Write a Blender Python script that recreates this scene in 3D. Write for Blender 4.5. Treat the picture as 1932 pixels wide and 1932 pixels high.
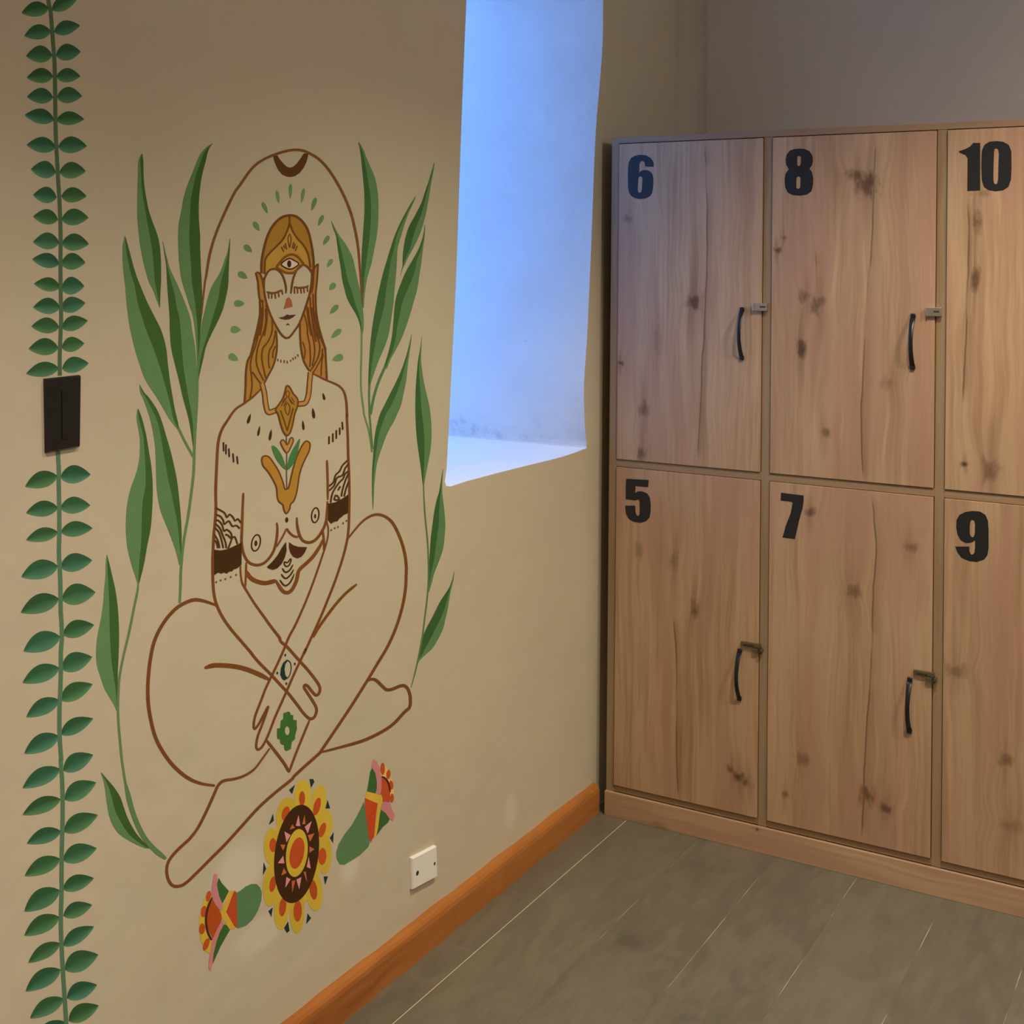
import bpy, bmesh, math, random
from mathutils import Vector, Matrix
from mathutils.geometry import tessellate_polygon

# ---------------------------------------------------------------- scene, camera
for o in list(bpy.data.objects):
    bpy.data.objects.remove(o, do_unlink=True)
scene = bpy.context.scene
col = scene.collection
random.seed(7)

FPX, CX, CY = 2427.5, 966.0, 498.0          # focal length and principal point (1932 px frame)
YAW, ROLL = 0.5252, 0.009
CAM = Vector((1.569, -3.175, 1.5))
_r = Vector((math.cos(YAW), math.sin(YAW), 0.0))
_d = Vector((-math.sin(YAW), math.cos(YAW), 0.0))
_u = Vector((0, 0, 1))
AX_R = _r * math.cos(ROLL) + _u * math.sin(ROLL)
AX_U = _u * math.cos(ROLL) - _r * math.sin(ROLL)
AX_D = _d
cam_data = bpy.data.cameras.new('camera')
cam = bpy.data.objects.new('camera', cam_data)
col.objects.link(cam)
cam_data.sensor_width = 36.0
cam_data.lens = 36.0 * FPX / 1932.0
cam_data.shift_x = (966.0 - CX) / 1932.0
cam_data.shift_y = (CY - 966.0) / 1932.0
cam_data.clip_start = 0.02
m = Matrix.Identity(4)
for i in range(3):
    m[i][0], m[i][1], m[i][2], m[i][3] = AX_R[i], AX_U[i], -AX_D[i], CAM[i]
cam.matrix_world = m
scene.camera = cam

# ---------------------------------------------------------------- sky and lamps
world = bpy.data.worlds.new('overcast_sky')
scene.world = world
world.use_nodes = True
bg = world.node_tree.nodes['Background']
bg.inputs['Color'].default_value = (0.125, 0.345, 1.0, 1)
bg.inputs['Strength'].default_value = 3.75


def spot(name, loc, target, watts, size_deg, blend, rgb, radius):
    L = bpy.data.lights.new(name, 'SPOT')
    L.energy = watts
    L.color = rgb
    L.spot_size = math.radians(size_deg)
    L.spot_blend = blend
    L.shadow_soft_size = radius
    o = bpy.data.objects.new(name, L)
    col.objects.link(o)
    o.location = loc
    o.rotation_euler = (Vector(target) - Vector(loc)).to_track_quat('-Z', 'Y').to_euler()
    return o


spot('ceiling_downlight', (1.2, -2.5, 2.62), (1.2, -2.5, 0.6), 134, 120, 1.0, (1.0, 0.83, 0.70), 0.06)
spot('ceiling_downlight', (1.2, -1.0, 2.62), (1.2, -1.0, 0.6), 132, 120, 1.0, (1.0, 0.93, 0.64), 0.06)
spot('locker_spotlight', (2.1, -0.9, 2.6), (1.5, 0.0, 1.1), 58, 90, 1.0, (1.0, 0.72, 0.60), 0.05)
_l = bpy.data.lights.new('globe_lamp', 'POINT')
_l.energy, _l.color, _l.shadow_soft_size = 28, (1.0, 0.97, 0.86), 0.08
_lo = bpy.data.objects.new('globe_lamp', _l)
col.objects.link(_lo)
_lo.location = (2.6, -1.3, 2.45)

vs = scene.view_settings
vs.view_transform = 'Standard'
vs.look = 'None'
vs.exposure = 0.0
vs.gamma = 1.0
vs.use_curve_mapping = False


# ---------------------------------------------------------------- measuring helpers
def ray(x, y):
    return AX_R * ((x - CX) / FPX) - AX_U * ((y - CY) / FPX) + AX_D


def on_wall(x, y, X=0.0):
    v = ray(x, y)
    return CAM + v * ((X - CAM.x) / v.x)


def on_front(x, y, Y=0.0):
    v = ray(x, y)
    return CAM + v * ((Y - CAM.y) / v.y)


def on_floor(x, y):
    v = ray(x, y)
    return CAM + v * ((0 - CAM.z) / v.z)


def zoom(ox, oy, s):
    """turns a measuring sheet's coordinates into photograph coordinates"""
    return lambda pts: [(ox + p[0] / s, oy + p[1] / s) for p in pts]


# ---------------------------------------------------------------- node helpers
class N:
    """socket wrapper with arithmetic"""
    tree = None

    def __init__(self, s):
        self.s = s

    @staticmethod
    def math(op, *args, clamp=False):
        n = N.tree.nodes.new('ShaderNodeMath')
        n.operation = op
        n.use_clamp = clamp
        for i, a in enumerate(args):
            if isinstance(a, N):
                N.tree.links.new(a.s, n.inputs[i])
            else:
                n.inputs[i].default_value = a
        return N(n.outputs[0])

    def __add__(self, o): return N.math('ADD', self, o)
    __radd__ = __add__
    def __sub__(self, o): return N.math('SUBTRACT', self, o)
    def __rsub__(self, o): return N.math('SUBTRACT', o, self)
    def __mul__(self, o): return N.math('MULTIPLY', self, o)
    __rmul__ = __mul__
    def __truediv__(self, o): return N.math('DIVIDE', self, o)
    def abs(self): return N.math('ABSOLUTE', self)
    def max(self, o): return N.math('MAXIMUM', self, o)
    def min(self, o): return N.math('MINIMUM', self, o)


def smooth(x, a, b, lo=0.0, hi=1.0):
    n = N.tree.nodes.new('ShaderNodeMapRange')
    n.interpolation_type = 'SMOOTHSTEP'
    for i, v in ((1, a), (2, b), (3, lo), (4, hi)):
        n.inputs[i].default_value = v
    N.tree.links.new(x.s, n.inputs[0])
    return N(n.outputs[0])


def vec(x, y, z):
    n = N.tree.nodes.new('ShaderNodeCombineXYZ')
    for i, a in enumerate((x, y, z)):
        if isinstance(a, N):
            N.tree.links.new(a.s, n.inputs[i])
        else:
            n.inputs[i].default_value = a
    return N(n.outputs[0])


def noise(v, scale, detail=3.0, rough=0.55, dist=0.0):
    n = N.tree.nodes.new('ShaderNodeTexNoise')
    n.inputs['Scale'].default_value = scale
    n.inputs['Detail'].default_value = detail
    n.inputs['Roughness'].default_value = rough
    n.inputs['Distortion'].default_value = dist
    N.tree.links.new(v.s, n.inputs['Vector'])
    return N(n.outputs[0])


def mix(f, a, b):
    n = N.tree.nodes.new('ShaderNodeMix')
    n.data_type = 'RGBA'
    if isinstance(f, N):
        N.tree.links.new(f.s, n.inputs[0])
    else:
        n.inputs[0].default_value = f
    for i, c in ((6, a), (7, b)):
        if isinstance(c, N):
            N.tree.links.new(c.s, n.inputs[i])
        else:
            n.inputs[i].default_value = (*c, 1)
    return N(n.outputs[2])


def coords():
    t = N.tree.nodes.new('ShaderNodeTexCoord')
    s = N.tree.nodes.new('ShaderNodeSeparateXYZ')
    N.tree.links.new(t.outputs['Object'], s.inputs[0])
    return N(t.outputs['Object']), N(s.outputs[0]), N(s.outputs[1]), N(s.outputs[2])


def new_mat(name, rough=0.6, metal=0.0, spec=0.5):
    mt = bpy.data.materials.new(name)
    mt.use_nodes = True
    N.tree = mt.node_tree
    b = mt.node_tree.nodes['Principled BSDF']
    b.inputs['Roughness'].default_value = rough
    b.inputs['Metallic'].default_value = metal
    b.inputs['Specular IOR Level'].default_value = spec
    return mt, b


def plug(a, sock):
    N.tree.links.new(a.s, sock)


def bump(b, h, strength, dist):
    n = N.tree.nodes.new('ShaderNodeBump')
    n.inputs['Strength'].default_value = strength
    n.inputs['Distance'].default_value = dist
    plug(h, n.inputs['Height'])
    N.tree.links.new(n.outputs[0], b.inputs['Normal'])


def lin(c):
    return tuple((v / 255 / 12.92) if v / 255 <= 0.04045 else ((v / 255 + 0.055) / 1.055) ** 2.4 for v in c)


WALL_PHOTO = lin((171, 154, 121))
WALL_ALB = (0.62, 0.545, 0.425)


def pig(*c):
    """pigment albedo from its look beside the bare wall"""
    return tuple(min(0.9, a / b * w) for a, b, w in zip(lin(c), WALL_PHOTO, WALL_ALB))


def plaster(name, base, patches=()):
    mt, b = new_mat(name, 0.9, spec=0.15)
    o, x, y, z = coords()
    n1 = noise(o, 1.7, 4)
    n2 = noise(o, 6.0, 3)
    n3 = noise(o, 140.0, 2)
    c = mix(smooth(n1, 0.3, 0.7), tuple(v * 0.96 for v in base), tuple(v * 1.03 for v in base))
    c = mix(smooth(n2, 0.35, 0.7) * 0.5, c, (base[0] * 1.02, base[1] * 0.97, base[2] * 0.95))
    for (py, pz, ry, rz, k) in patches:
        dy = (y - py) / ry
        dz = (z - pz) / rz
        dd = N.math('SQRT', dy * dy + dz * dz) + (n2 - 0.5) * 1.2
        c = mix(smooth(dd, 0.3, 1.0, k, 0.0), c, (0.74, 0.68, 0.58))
    plug(c, b.inputs['Base Color'])
    bump(b, n1 * 1.0 + n2 * 0.35 + n3 * 0.012, 0.55, 0.02)
    return mt


def wood(name, cols, knots=(), cracks=(), size=(0.41, 0.86), axis='z', seed=0.0, rough=0.5, gscale=1.0):
    """grain along axis; knots (u,v,ru,rv,k); cracks as polylines of (u,v); u across, v along, in metres"""
    mt, b = new_mat(name, rough, spec=0.35)
    o, x, y, z = coords()
    if axis == 'z':
        u, v, w = x, z, y
    elif axis == 'x':
        u, v, w = z, x, y
    else:
        u, v, w = z + x * 0.7, y, x
    vv = vec(u * 3.0, w + seed, v * 1.1)
    wob = noise(vv, 2.2, 2)
    u2 = u + (wob - 0.5) * 0.05
    ktotal = None
    for (ku, kv, ru, rv, k) in knots:
        du = (u - ku) / ru
        dv = (v - kv) / rv
        dd = N.math('SQRT', du * du + dv * dv)
        far = smooth(dd, 0.6, 4.0, 1.0, 0.0)
        u2 = u2 + far * (du / (dd + 0.7)) * (ru * 0.7)
        dn = dd + (noise(vec(u * 62, w + ku * 7, v * 30), 1.0, 2, 0.55) - 0.5) * 2.2
        mk = smooth(dn, 0.05, 1.5, min(1.0, k * 1.15), 0.0)
        tail = smooth((du + (wob - 0.5) * 3.0).abs(), 0.05, 0.9, 1.0, 0.0) * smooth(dv.abs(), 0.5, 5.5, 0.42 * k, 0.0)
        mk = mk.max(tail)
        ktotal = mk if ktotal is None else ktotal.max(mk)
    g1 = noise(vec(u2 * 95 * gscale, w * 3 + seed, v * 3.0), 1.0, 6, 0.65)
    g2 = noise(vec(u2 * 17 * gscale, w * 2 + seed * 1.7, v * 1.1), 1.0, 3, 0.5)
    g3 = noise(vec(u2 * 6 * gscale, w + seed * 0.6, v * 0.9), 1.0, 2, 0.5)
    f = smooth(g1 * 0.38 + g2 * 0.40 + g3 * 0.22, 0.34, 0.62)
    c = mix(f, cols[0], cols[1])
    c = mix(smooth(noise(vec(u2 * 11, w + seed * 2.3, v * 1.6), 1.0, 2), 0.45, 0.62) * 0.7, c, cols[2])
    pale = smooth(noise(vec(u2 * 40 * gscale, w + seed * 3.1, v * 1.3), 1.0, 3), 0.56, 0.74, 0.0, 0.36)
    c = mix(pale, c, tuple(min(1.0, q * 1.28) for q in cols[1]))
    streak = smooth(g2 * 0.55 + g1 * 0.45, 0.53, 0.68, 0.0, 0.42)
    c = mix(streak, c, tuple(q * 0.66 for q in cols[0]))
    for pl in cracks:
        n = N.tree.nodes.new('ShaderNodeFloatCurve')
        cv = n.mapping.curves[0]
        pts = sorted((p[1] / size[1], p[0] / size[0]) for p in pl)
        while len(cv.points) < len(pts):
            cv.points.new(0.5, 0.5)
        for q, p in zip(cv.points, pts):
            q.location = p
        n.mapping.update()
        plug(v / size[1], n.inputs['Value'])
        line = N(n.outputs[0]) * size[0] + (noise(vec(seed, 1.3, v * 9.0), 1.0, 2) - 0.5) * 0.010
        d = u - line
        m1 = smooth(d.abs(), 0.0006, 0.0035, 0.75, 0.0)
        m2 = smooth(d, -0.0001, 0.03, 0.28, 0.0) * smooth(d, -0.003, 0.0, 0.0, 1.0)
        lim = smooth(v, pts[0][0] * size[1] - 0.01, pts[0][0] * size[1] + 0.04) * \
            smooth(v, pts[-1][0] * size[1] - 0.04, pts[-1][0] * size[1] + 0.01, 1.0, 0.0)
        mk = m1.max(m2) * lim * smooth(noise(vec(seed, 0.2, v * 6.0), 1.0, 2), 0.3, 0.55, 0.25, 1.0)
        ktotal = mk if ktotal is None else ktotal.max(mk)
    if ktotal is not None:
        c = mix(ktotal, c, (0.105, 0.052, 0.026))
    plug(c, b.inputs['Base Color'])
    bump(b, g1 * 0.5 + g2 * 0.2, 0.12, 0.002)
    return mt


def plain(name, rgb, rough=0.5, metal=0.0, var=0.12, scale=40.0):
    mt, b = new_mat(name, rough, metal)
    o, x, y, z = coords()
    n = noise(o, scale, 3)
    plug(mix(n, tuple(v * (1 - var) for v in rgb), tuple(min(1, v * (1 + var)) for v in rgb)), b.inputs['Base Color'])
    return mt


# ---------------------------------------------------------------- object helpers
def link(name, verts, faces, mat, parent=None, smooth_shade=False, origin=None):
    me = bpy.data.meshes.new(name)
    org = Vector(origin) if origin is not None else Vector((0, 0, 0))
    me.from_pydata([tuple(Vector(v) - org) for v in verts], [], faces)
    me.update()
    if mat:
        me.materials.append(mat)
    if smooth_shade:
        for p in me.polygons:
            p.use_smooth = True
    o = bpy.data.objects.new(name, me)
    col.objects.link(o)
    o.location = org
    if parent is not None:
        adopt(o, parent)
    return o


def adopt(o, parent):
    o.parent = parent
    p, t = parent, Vector((0, 0, 0))
    while p is not None:
        t += p.location
        p = p.parent
    o.location = o.location - t


def root(name, loc, label, cat, group=None):
    o = bpy.data.objects.new(name, None)
    o.empty_display_size = 0.05
    col.objects.link(o)
    o.location = loc
    return tag(o, label, cat, group)


def tag(o, label, cat=None, group=None, kind=None):
    o['label'] = label
    if cat:
        o['category'] = cat
    if group:
        o['group'] = group
    if kind:
        o['kind'] = kind
    return o


def box_mesh(lo, hi, bev=0.0, seg=2):
    bm = bmesh.new()
    bmesh.ops.create_cube(bm, size=1.0)
    c = [(a + b) / 2 for a, b in zip(lo, hi)]
    s = [b - a for a, b in zip(lo, hi)]
    for v in bm.verts:
        v.co = Vector([c[i] + v.co[i] * s[i] for i in range(3)])
    if bev > 0:
        bmesh.ops.bevel(bm, geom=list(bm.edges), offset=bev, segments=seg, affect='EDGES', profile=0.5)
    vs_ = [v.co.copy() for v in bm.verts]
    bm.verts.index_update()
    fs = [[v.index for v in f.verts] for f in bm.faces]
    bm.free()
    return vs_, fs


def box(name, lo, hi, mat, parent=None, bev=0.0, origin=None, seg=2):
    v, f = box_mesh(lo, hi, bev, seg)
    return link(name, v, f, mat, parent, origin=origin if origin is not None else lo)


def catmull(pts, n=6, closed=False):
    out = []
    L = len(pts)
    rng = range(L) if closed else range(L - 1)
    for i in rng:
        g = (lambda k: pts[k % L]) if closed else (lambda k: pts[max(0, min(L - 1, k))])
        p0, p1, p2, p3 = g(i - 1), g(i), g(i + 1), g(i + 2)
        for k in range(n):
            t = k / n
            out.append(tuple(0.5 * ((2 * b) + (-a + c) * t + (2 * a - 5 * b + 4 * c - d) * t * t +
                                    (-a + 3 * b - 3 * c + d) * t ** 3)
                             for a, b, c, d in zip(p0, p1, p2, p3)))
    if not closed:
        out.append(tuple(pts[-1]))
    return out


def polygon_faces(loops):
    """triangles for an outline with holes; loops of 3-D points"""
    flat = [p for l in loops for p in l]
    tris = tessellate_polygon([[Vector(p) for p in l] for l in loops])
    return flat, [tuple(t) for t in tris]


# ================================================================ THE SETTING
RX, RY0, RY1, RZ = 3.3, -4.3, 0.6, 2.66      # room: x 0..RX, y RY0..RY1, height RZ
M = {}
_pp = lambda x, y: (on_wall(x, y).y, on_wall(x, y).z)
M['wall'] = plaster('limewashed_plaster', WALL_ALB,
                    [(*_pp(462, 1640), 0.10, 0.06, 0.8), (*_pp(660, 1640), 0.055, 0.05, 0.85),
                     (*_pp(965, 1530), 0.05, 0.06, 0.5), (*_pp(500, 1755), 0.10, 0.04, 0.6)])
mt, b = new_mat('white_reveal_plaster', 0.9, spec=0.15)
o_, x_, y_, z_ = coords()
n1, n2 = noise(o_, 3.0, 4), noise(o_, 26.0, 3)
c = mix(smooth(n1, 0.3, 0.7), (0.69, 0.67, 0.63), (0.75, 0.73, 0.69))
smudge = smooth(z_ + (n1 - 0.5) * 0.16, 1.03, 1.10, 1.0, 0.0) * smooth(n2, 0.42, 0.66, 0.0, 0.42) * smooth(z_, 0.995, 1.02) * smooth(x_, -0.16, -0.08, 1.0, 0.15)
c = mix(smudge, c, (0.30, 0.29, 0.30))
c = mix(smooth(noise(o_, 34.0, 1), 0.80, 0.84, 0.0, 0.6), c, (0.2, 0.2, 0.22))
plug(c, b.inputs['Base Color'])
bump(b, n1 + n2 * 0.2, 0.5, 0.02)
M['reveal'] = mt
M['sill'] = plaster('sky_lit_sill_plaster', (0.88, 0.88, 0.86))  # whiter than the reveal: extra sky light on the sill put into its colour
M['backwall'] = plaster('greyed_plaster', (0.60, 0.545, 0.47))
M['ceiling'] = plaster('ceiling_plaster', (0.62, 0.57, 0.48))

# left wall: a thick wall with a deep window opening, its edges uneven
edge_l = [_pp(*p) for p in [(842, 917), (843, 880), (846, 820), (850, 740), (855, 640), (860, 540), (864, 430),
                            (869, 280), (875, 120), (880, 0)]]
edge_r = [_pp(*p) for p in [(1138, 0), (1137, 78), (1132, 150), (1125, 233), (1121, 310), (1117, 420), (1113, 520),
                            (1109, 610), (1106, 660), (1102, 721), (1102, 768), (1104, 812), (1107, 842)]]
sill = [_pp(*p) for p in [(1100, 848), (1060, 862), (1000, 877), (940, 892), (880, 908)]]
TOPZ = 2.42
hole = edge_l + [(-0.682, 2.25), (-0.68, TOPZ - 0.03), (-0.64, TOPZ), (-0.35, TOPZ + 0.01), (0.0, TOPZ),
                 (0.03, TOPZ - 0.03), (0.028, 2.32)] + edge_r + sill
hole = catmull(hole, 3, closed=True)
WT = 0.5
nh = len(hole)
outer = [(RY0, -0.003), (RY1, -0.003), (RY1, RZ), (RY0, RZ)]
loops = [[(0, y, z) for y, z in outer], [(0, y, z) for y, z in hole]]
v0, f0 = polygon_faces(loops)
v1 = [(-WT, p[1], p[2]) for p in v0]
n0 = len(v0)
faces = list(f0) + [tuple(i + n0 for i in reversed(t)) for t in f0]
nrev = len(faces)
for i in range(4):
    j = (i + 1) % 4
    faces.append((i, j, j + n0, i + n0))
for i in range(nh):
    a, b_ = 4 + i, 4 + (i + 1) % nh
    faces.append((a, b_, b_ + n0, a + n0))
wall_left = link('wall_left', v0 + v1, faces, M['wall'])
wall_left.data.materials.append(M['reveal'])
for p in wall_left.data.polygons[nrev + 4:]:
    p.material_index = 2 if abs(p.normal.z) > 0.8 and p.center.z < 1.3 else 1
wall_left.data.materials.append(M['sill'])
tag(wall_left, 'cream plastered wall with painted mural and deep window opening', kind='structure')

RC = 0.08                                    # plaster is rounded into the corner
prof_b = [(-WT, RY1 + 0.1), (-WT, RY1), (-0.002, RY1), (-0.002, RY1 - RC)] + \
    [(RC - RC * math.cos(t * math.pi / 16), RY1 - RC + RC * math.sin(t * math.pi / 16)) for t in range(9)] + [(RX + 0.1, RY1), (RX + 0.1, RY1 + 0.1)]
nb_ = len(prof_b)
wb = link('wall_back', [(x, y, z) for z in (-0.003, RZ) for x, y in prof_b],
          [tuple(range(nb_)), tuple(reversed(range(nb_, 2 * nb_)))] + [(i, (i + 1) % nb_, nb_ + (i + 1) % nb_, nb_ + i) for i in range(nb_)], M['backwall'])
for p in wb.data.polygons:
    if len(p.vertices) == 4 and 0 < p.center.x < RC:
        p.use_smooth = True
tag(wb, 'greyish plaster wall behind the wooden lockers', kind='structure')
tag(box('wall_right', (RX, RY0, -0.003), (RX + 0.1, RY1, RZ), M['wall']), 'plain plaster wall opposite the mural', kind='structure')
tag(box('wall_front', (-WT, RY0 - 0.1, -0.003), (RX + 0.1, RY0, RZ), M['wall']), 'plain plaster wall facing the lockers', kind='structure')
tag(box('ceiling', (-WT, RY0 - 0.1, RZ), (RX + 0.1, RY1 + 0.1, RZ + 0.1), M['ceiling']), 'plain plaster ceiling above the lockers', kind='structure')

# window at the outer face of the opening
mt, b = new_mat('window_glass', 0.02)
nt = mt.node_tree
tr = nt.nodes.new('ShaderNodeBsdfTransparent')
gl = nt.nodes.new('ShaderNodeBsdfGlossy')
gl.inputs['Roughness'].default_value = 0.02
mx = nt.nodes.new('ShaderNodeMixShader')
mx.inputs[0].default_value = 0.06
nt.links.new(tr.outputs[0], mx.inputs[1])
nt.links.new(gl.outputs[0], mx.inputs[2])
nt.links.new(mx.outputs[0], nt.nodes['Material Output'].inputs[0])
M['glass'] = mt
M['frame'] = plain('white_frame_paint', (0.7, 0.7, 0.68), 0.4)
win = root('window_1', (-WT, -0.36, 0.99), 'window at the outer face of the deep wall opening', None)
win['kind'] = 'structure'
y0w, y1w, z0w, z1w = -0.80, 0.06, 0.95, TOPZ + 0.06
for nm, lo, hi in [('jamb', (-WT - 0.05, y0w, z0w), (-WT - 0.002, y0w + 0.07, z1w)),
                   ('jamb', (-WT - 0.05, y1w - 0.03, z0w), (-WT - 0.002, y1w + 0.04, z1w)),
                   ('sill_rail', (-WT - 0.05, y0w + 0.07, z0w), (-WT - 0.002, y1w - 0.03, z0w + 0.06)),
                   ('head_rail', (-WT - 0.05, y0w + 0.07, z1w - 0.06), (-WT - 0.002, y1w - 0.03, z1w))]:
    box(nm, lo, hi, M['frame'], win, 0.003)
box('pane', (-WT - 0.03, y0w + 0.07, z0w + 0.06), (-WT - 0.025, y1w - 0.03, z1w - 0.06), M['glass'], win)

# floor: pale bed with boards laid along the mural wall
mt, b = new_mat('pale_joint', 0.8)
o_, x_, y_, z_ = coords()
plug(mix(smooth(noise(o_, 5.0, 3), 0.46, 0.64).max(smooth(x_, 0.15, 0.25, 1.0, 0.0)), (0.17, 0.15, 0.11), (0.78, 0.70, 0.52)), b.inputs['Base Color'])
M['joint'] = mt
mt, b = new_mat('grey_brown_board', 0.42, spec=0.4)
o_, x_, y_, z_ = coords()
inf = N.tree.nodes.new('ShaderNodeObjectInfo')
rnd = N(inf.outputs['Random'])
geo_ = N.tree.nodes.new('ShaderNodeNewGeometry')
sp_ = N.tree.nodes.new('ShaderNodeSeparateXYZ')
N.tree.links.new(geo_.outputs['Position'], sp_.inputs[0])
gx, gy = N(sp_.outputs[0]), N(sp_.outputs[1])
g1 = noise(vec(gx * 60, gy * 9.0, rnd * 9), 1.0, 5, 0.6, 0.5)
g2 = noise(vec(gx * 11, gy * 5.0, rnd * 5), 1.0, 4, 0.55, 1.2)
g3 = noise(vec(gx * 8, gy * 6, rnd * 31), 1.0, 3, 0.55, 0.4)
c = mix(smooth(g1 * 0.4 + g2 * 0.6, 0.36, 0.66), (0.126, 0.113, 0.082), (0.168, 0.150, 0.111))
c = mix(smooth(g3, 0.60, 0.78, 0.0, 0.6), c, (0.075, 0.068, 0.056))
c = mix(smooth(rnd, 0.0, 1.0, 0.0, 0.22), c, (0.20, 0.175, 0.125))
plug(c, b.inputs['Base Color'])
bump(b, g1 * 0.4 + g2 * 0.6, 0.10, 0.003)
M['board'] = mt
floor = box('floor', (-WT, RY0 - 0.1, -0.06), (RX + 0.1, RY1 + 0.1, -0.0009), M['joint'], origin=(0, RY0, -0.05))
tag(floor, 'grey brown board floor with pale joints', kind='structure')
seams = [0.0, 0.105] + [0.105 + 0.2078 * k for k in range(1, 16)]
j1, j2 = on_floor(884, 1791).y, on_floor(1076, 1633).y
for k in range(len(seams) - 1):
    xa, xb = seams[k] + (0.0010 if k == 1 else 0.0006), min(seams[k + 1], RX) - (0.0010 if k == 0 else 0.0006)
    if k == 0:
        cuts = [RY0, j1 - 1.7, j1, j2, j2 + 0.62, RY1]
    else:
        first = [None, 0.32, -0.52 + 1.0, 0.20, -2.95, 0.38][k] if k < 6 else RY1 - 0.2 - random.random() * 0.9
        cuts = [first - 1.75 * q for q in range(-2, 5)]
        cuts = [RY0] + sorted(q for q in cuts if RY0 + 0.05 < q < RY1 - 0.05) + [RY1]
    if xb - xa < 0.02:
        continue
    for a, q in zip(cuts[:-1], cuts[1:]):
        if q - a > 0.01:
            box('floor_board', (xa, a + (0.0007 if k == 0 else 0.0005), -0.006), (xb, q - (0.0007 if k == 0 else 0.0005), 0.0), M['board'], floor, 0.0003, seg=1)

# skirting along the mural wall: rounded top, uneven face
M['skirting'] = wood('varnished_pine', [(0.33, 0.105, 0.022), (0.52, 0.20, 0.05), (0.46, 0.165, 0.04)], axis='y', seed=3.1,
                     rough=0.38, gscale=0.7, knots=[])
prof = [(0.0, 0.0), (0.020, 0.0), (0.0205, 0.03), (0.0205, 0.058), (0.0185, 0.067), (0.014, 0.0735), (0.008, 0.0765), (0.0, 0.0775)]
sv, sf = [], []
ys = [RY0 + (0.0 - RY0) * k / 90 for k in range(91)]
for i, y in enumerate(ys):
    wv = 0.0012 * math.sin(y * 21) + 0.001 * math.sin(y * 47 + 1)
    for (px_, pz_) in prof:
        sv.append((px_ + (wv if px_ > 0.01 else 0), y, pz_ + (wv if pz_ > 0.05 else 0)))
np_ = len(prof)
for i in range(len(ys) - 1):
    for k in range(np_ - 1):
        a = i * np_ + k
        sf.append((a, a + 1, a + 1 + np_, a + np_))
sf.append(tuple(range(np_)))
sf.append(tuple(reversed(range((len(ys) - 1) * np_, len(ys) * np_))))
tag(link('baseboard_left', sv, sf, M['skirting']), 'orange varnished pine skirting below the mural', kind='structure')

# ================================================================ LOCKERS
PITCH, PT = 0.432, 0.0225
XL = 0.039
ZPL, ZB, ZM0, ZM1, ZT0, ZT = 0.066, 0.083, 0.951, 0.971, 1.8305, 1.847
DEPTH = 0.575
XR = XL + 3 * PITCH + PT
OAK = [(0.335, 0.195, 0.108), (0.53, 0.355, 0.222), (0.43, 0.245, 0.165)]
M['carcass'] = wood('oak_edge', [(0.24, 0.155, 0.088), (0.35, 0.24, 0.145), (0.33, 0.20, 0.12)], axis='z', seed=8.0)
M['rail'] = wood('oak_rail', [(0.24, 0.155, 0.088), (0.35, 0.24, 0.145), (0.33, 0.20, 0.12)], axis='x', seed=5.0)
M['plinth'] = wood('oak_plinth', OAK, axis='x', seed=2.0,
                   knots=[(*(lambda q: (q.z, q.x - XL))(on_front(1430, 1563)), 0.005, 0.004, 0.8),
                          (*(lambda q: (q.z, q.x - XL))(on_front(1245, 1560)), 0.012, 0.03, 0.4)])
lk = root('locker_cabinet', (XL, 0.3, 0), 'rustic oak locker cabinet of six numbered doors beside the mural wall', 'lockers')
FR = 0.004                                  # carcass edges sit back from the doors
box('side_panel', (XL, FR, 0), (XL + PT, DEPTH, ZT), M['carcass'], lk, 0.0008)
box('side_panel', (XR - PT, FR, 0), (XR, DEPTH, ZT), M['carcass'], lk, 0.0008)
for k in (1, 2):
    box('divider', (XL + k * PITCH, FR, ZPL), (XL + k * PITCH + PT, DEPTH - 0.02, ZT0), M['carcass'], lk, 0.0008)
box('top_panel', (XL + PT, FR - 0.001, ZT0 + 0.0005), (XR - PT, DEPTH, ZT), M['rail'], lk, 0.0008)
for k in range(3):
    xa, xb = XL + k * PITCH + PT, XL + (k + 1) * PITCH
    box('shelf', (xa, FR, ZM0), (xb, DEPTH - 0.02, ZM1), M['rail'], lk, 0.0008)
    box('bottom_panel', (xa, FR + 0.002, ZPL), (xb, DEPTH - 0.02, ZB), M['rail'], lk, 0.0008)
box('plinth', (XL, -0.006, 0), (XR, 0.0035, ZPL), M['plinth'], lk, 0.001)
box('back_panel', (XL + PT, DEPTH - 0.015, 0.02), (XR - PT, DEPTH - 0.004, ZT0), M['rail'], lk)

M['black'] = plain('black_vinyl', (0.012, 0.012, 0.015), 0.45)
M['handle'] = plain('black_metal', (0.010, 0.009, 0.011), 0.32, 0.0)
M['steel'] = plain('worn_steel', (0.55, 0.52, 0.46), 0.35, 0.9)
M['brass'] = plain('dull_brass', (0.13, 0.10, 0.045), 0.45, 0.3)
M['slot'] = plain('dark_slot', (0.03, 0.027, 0.022), 0.6)

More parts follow.
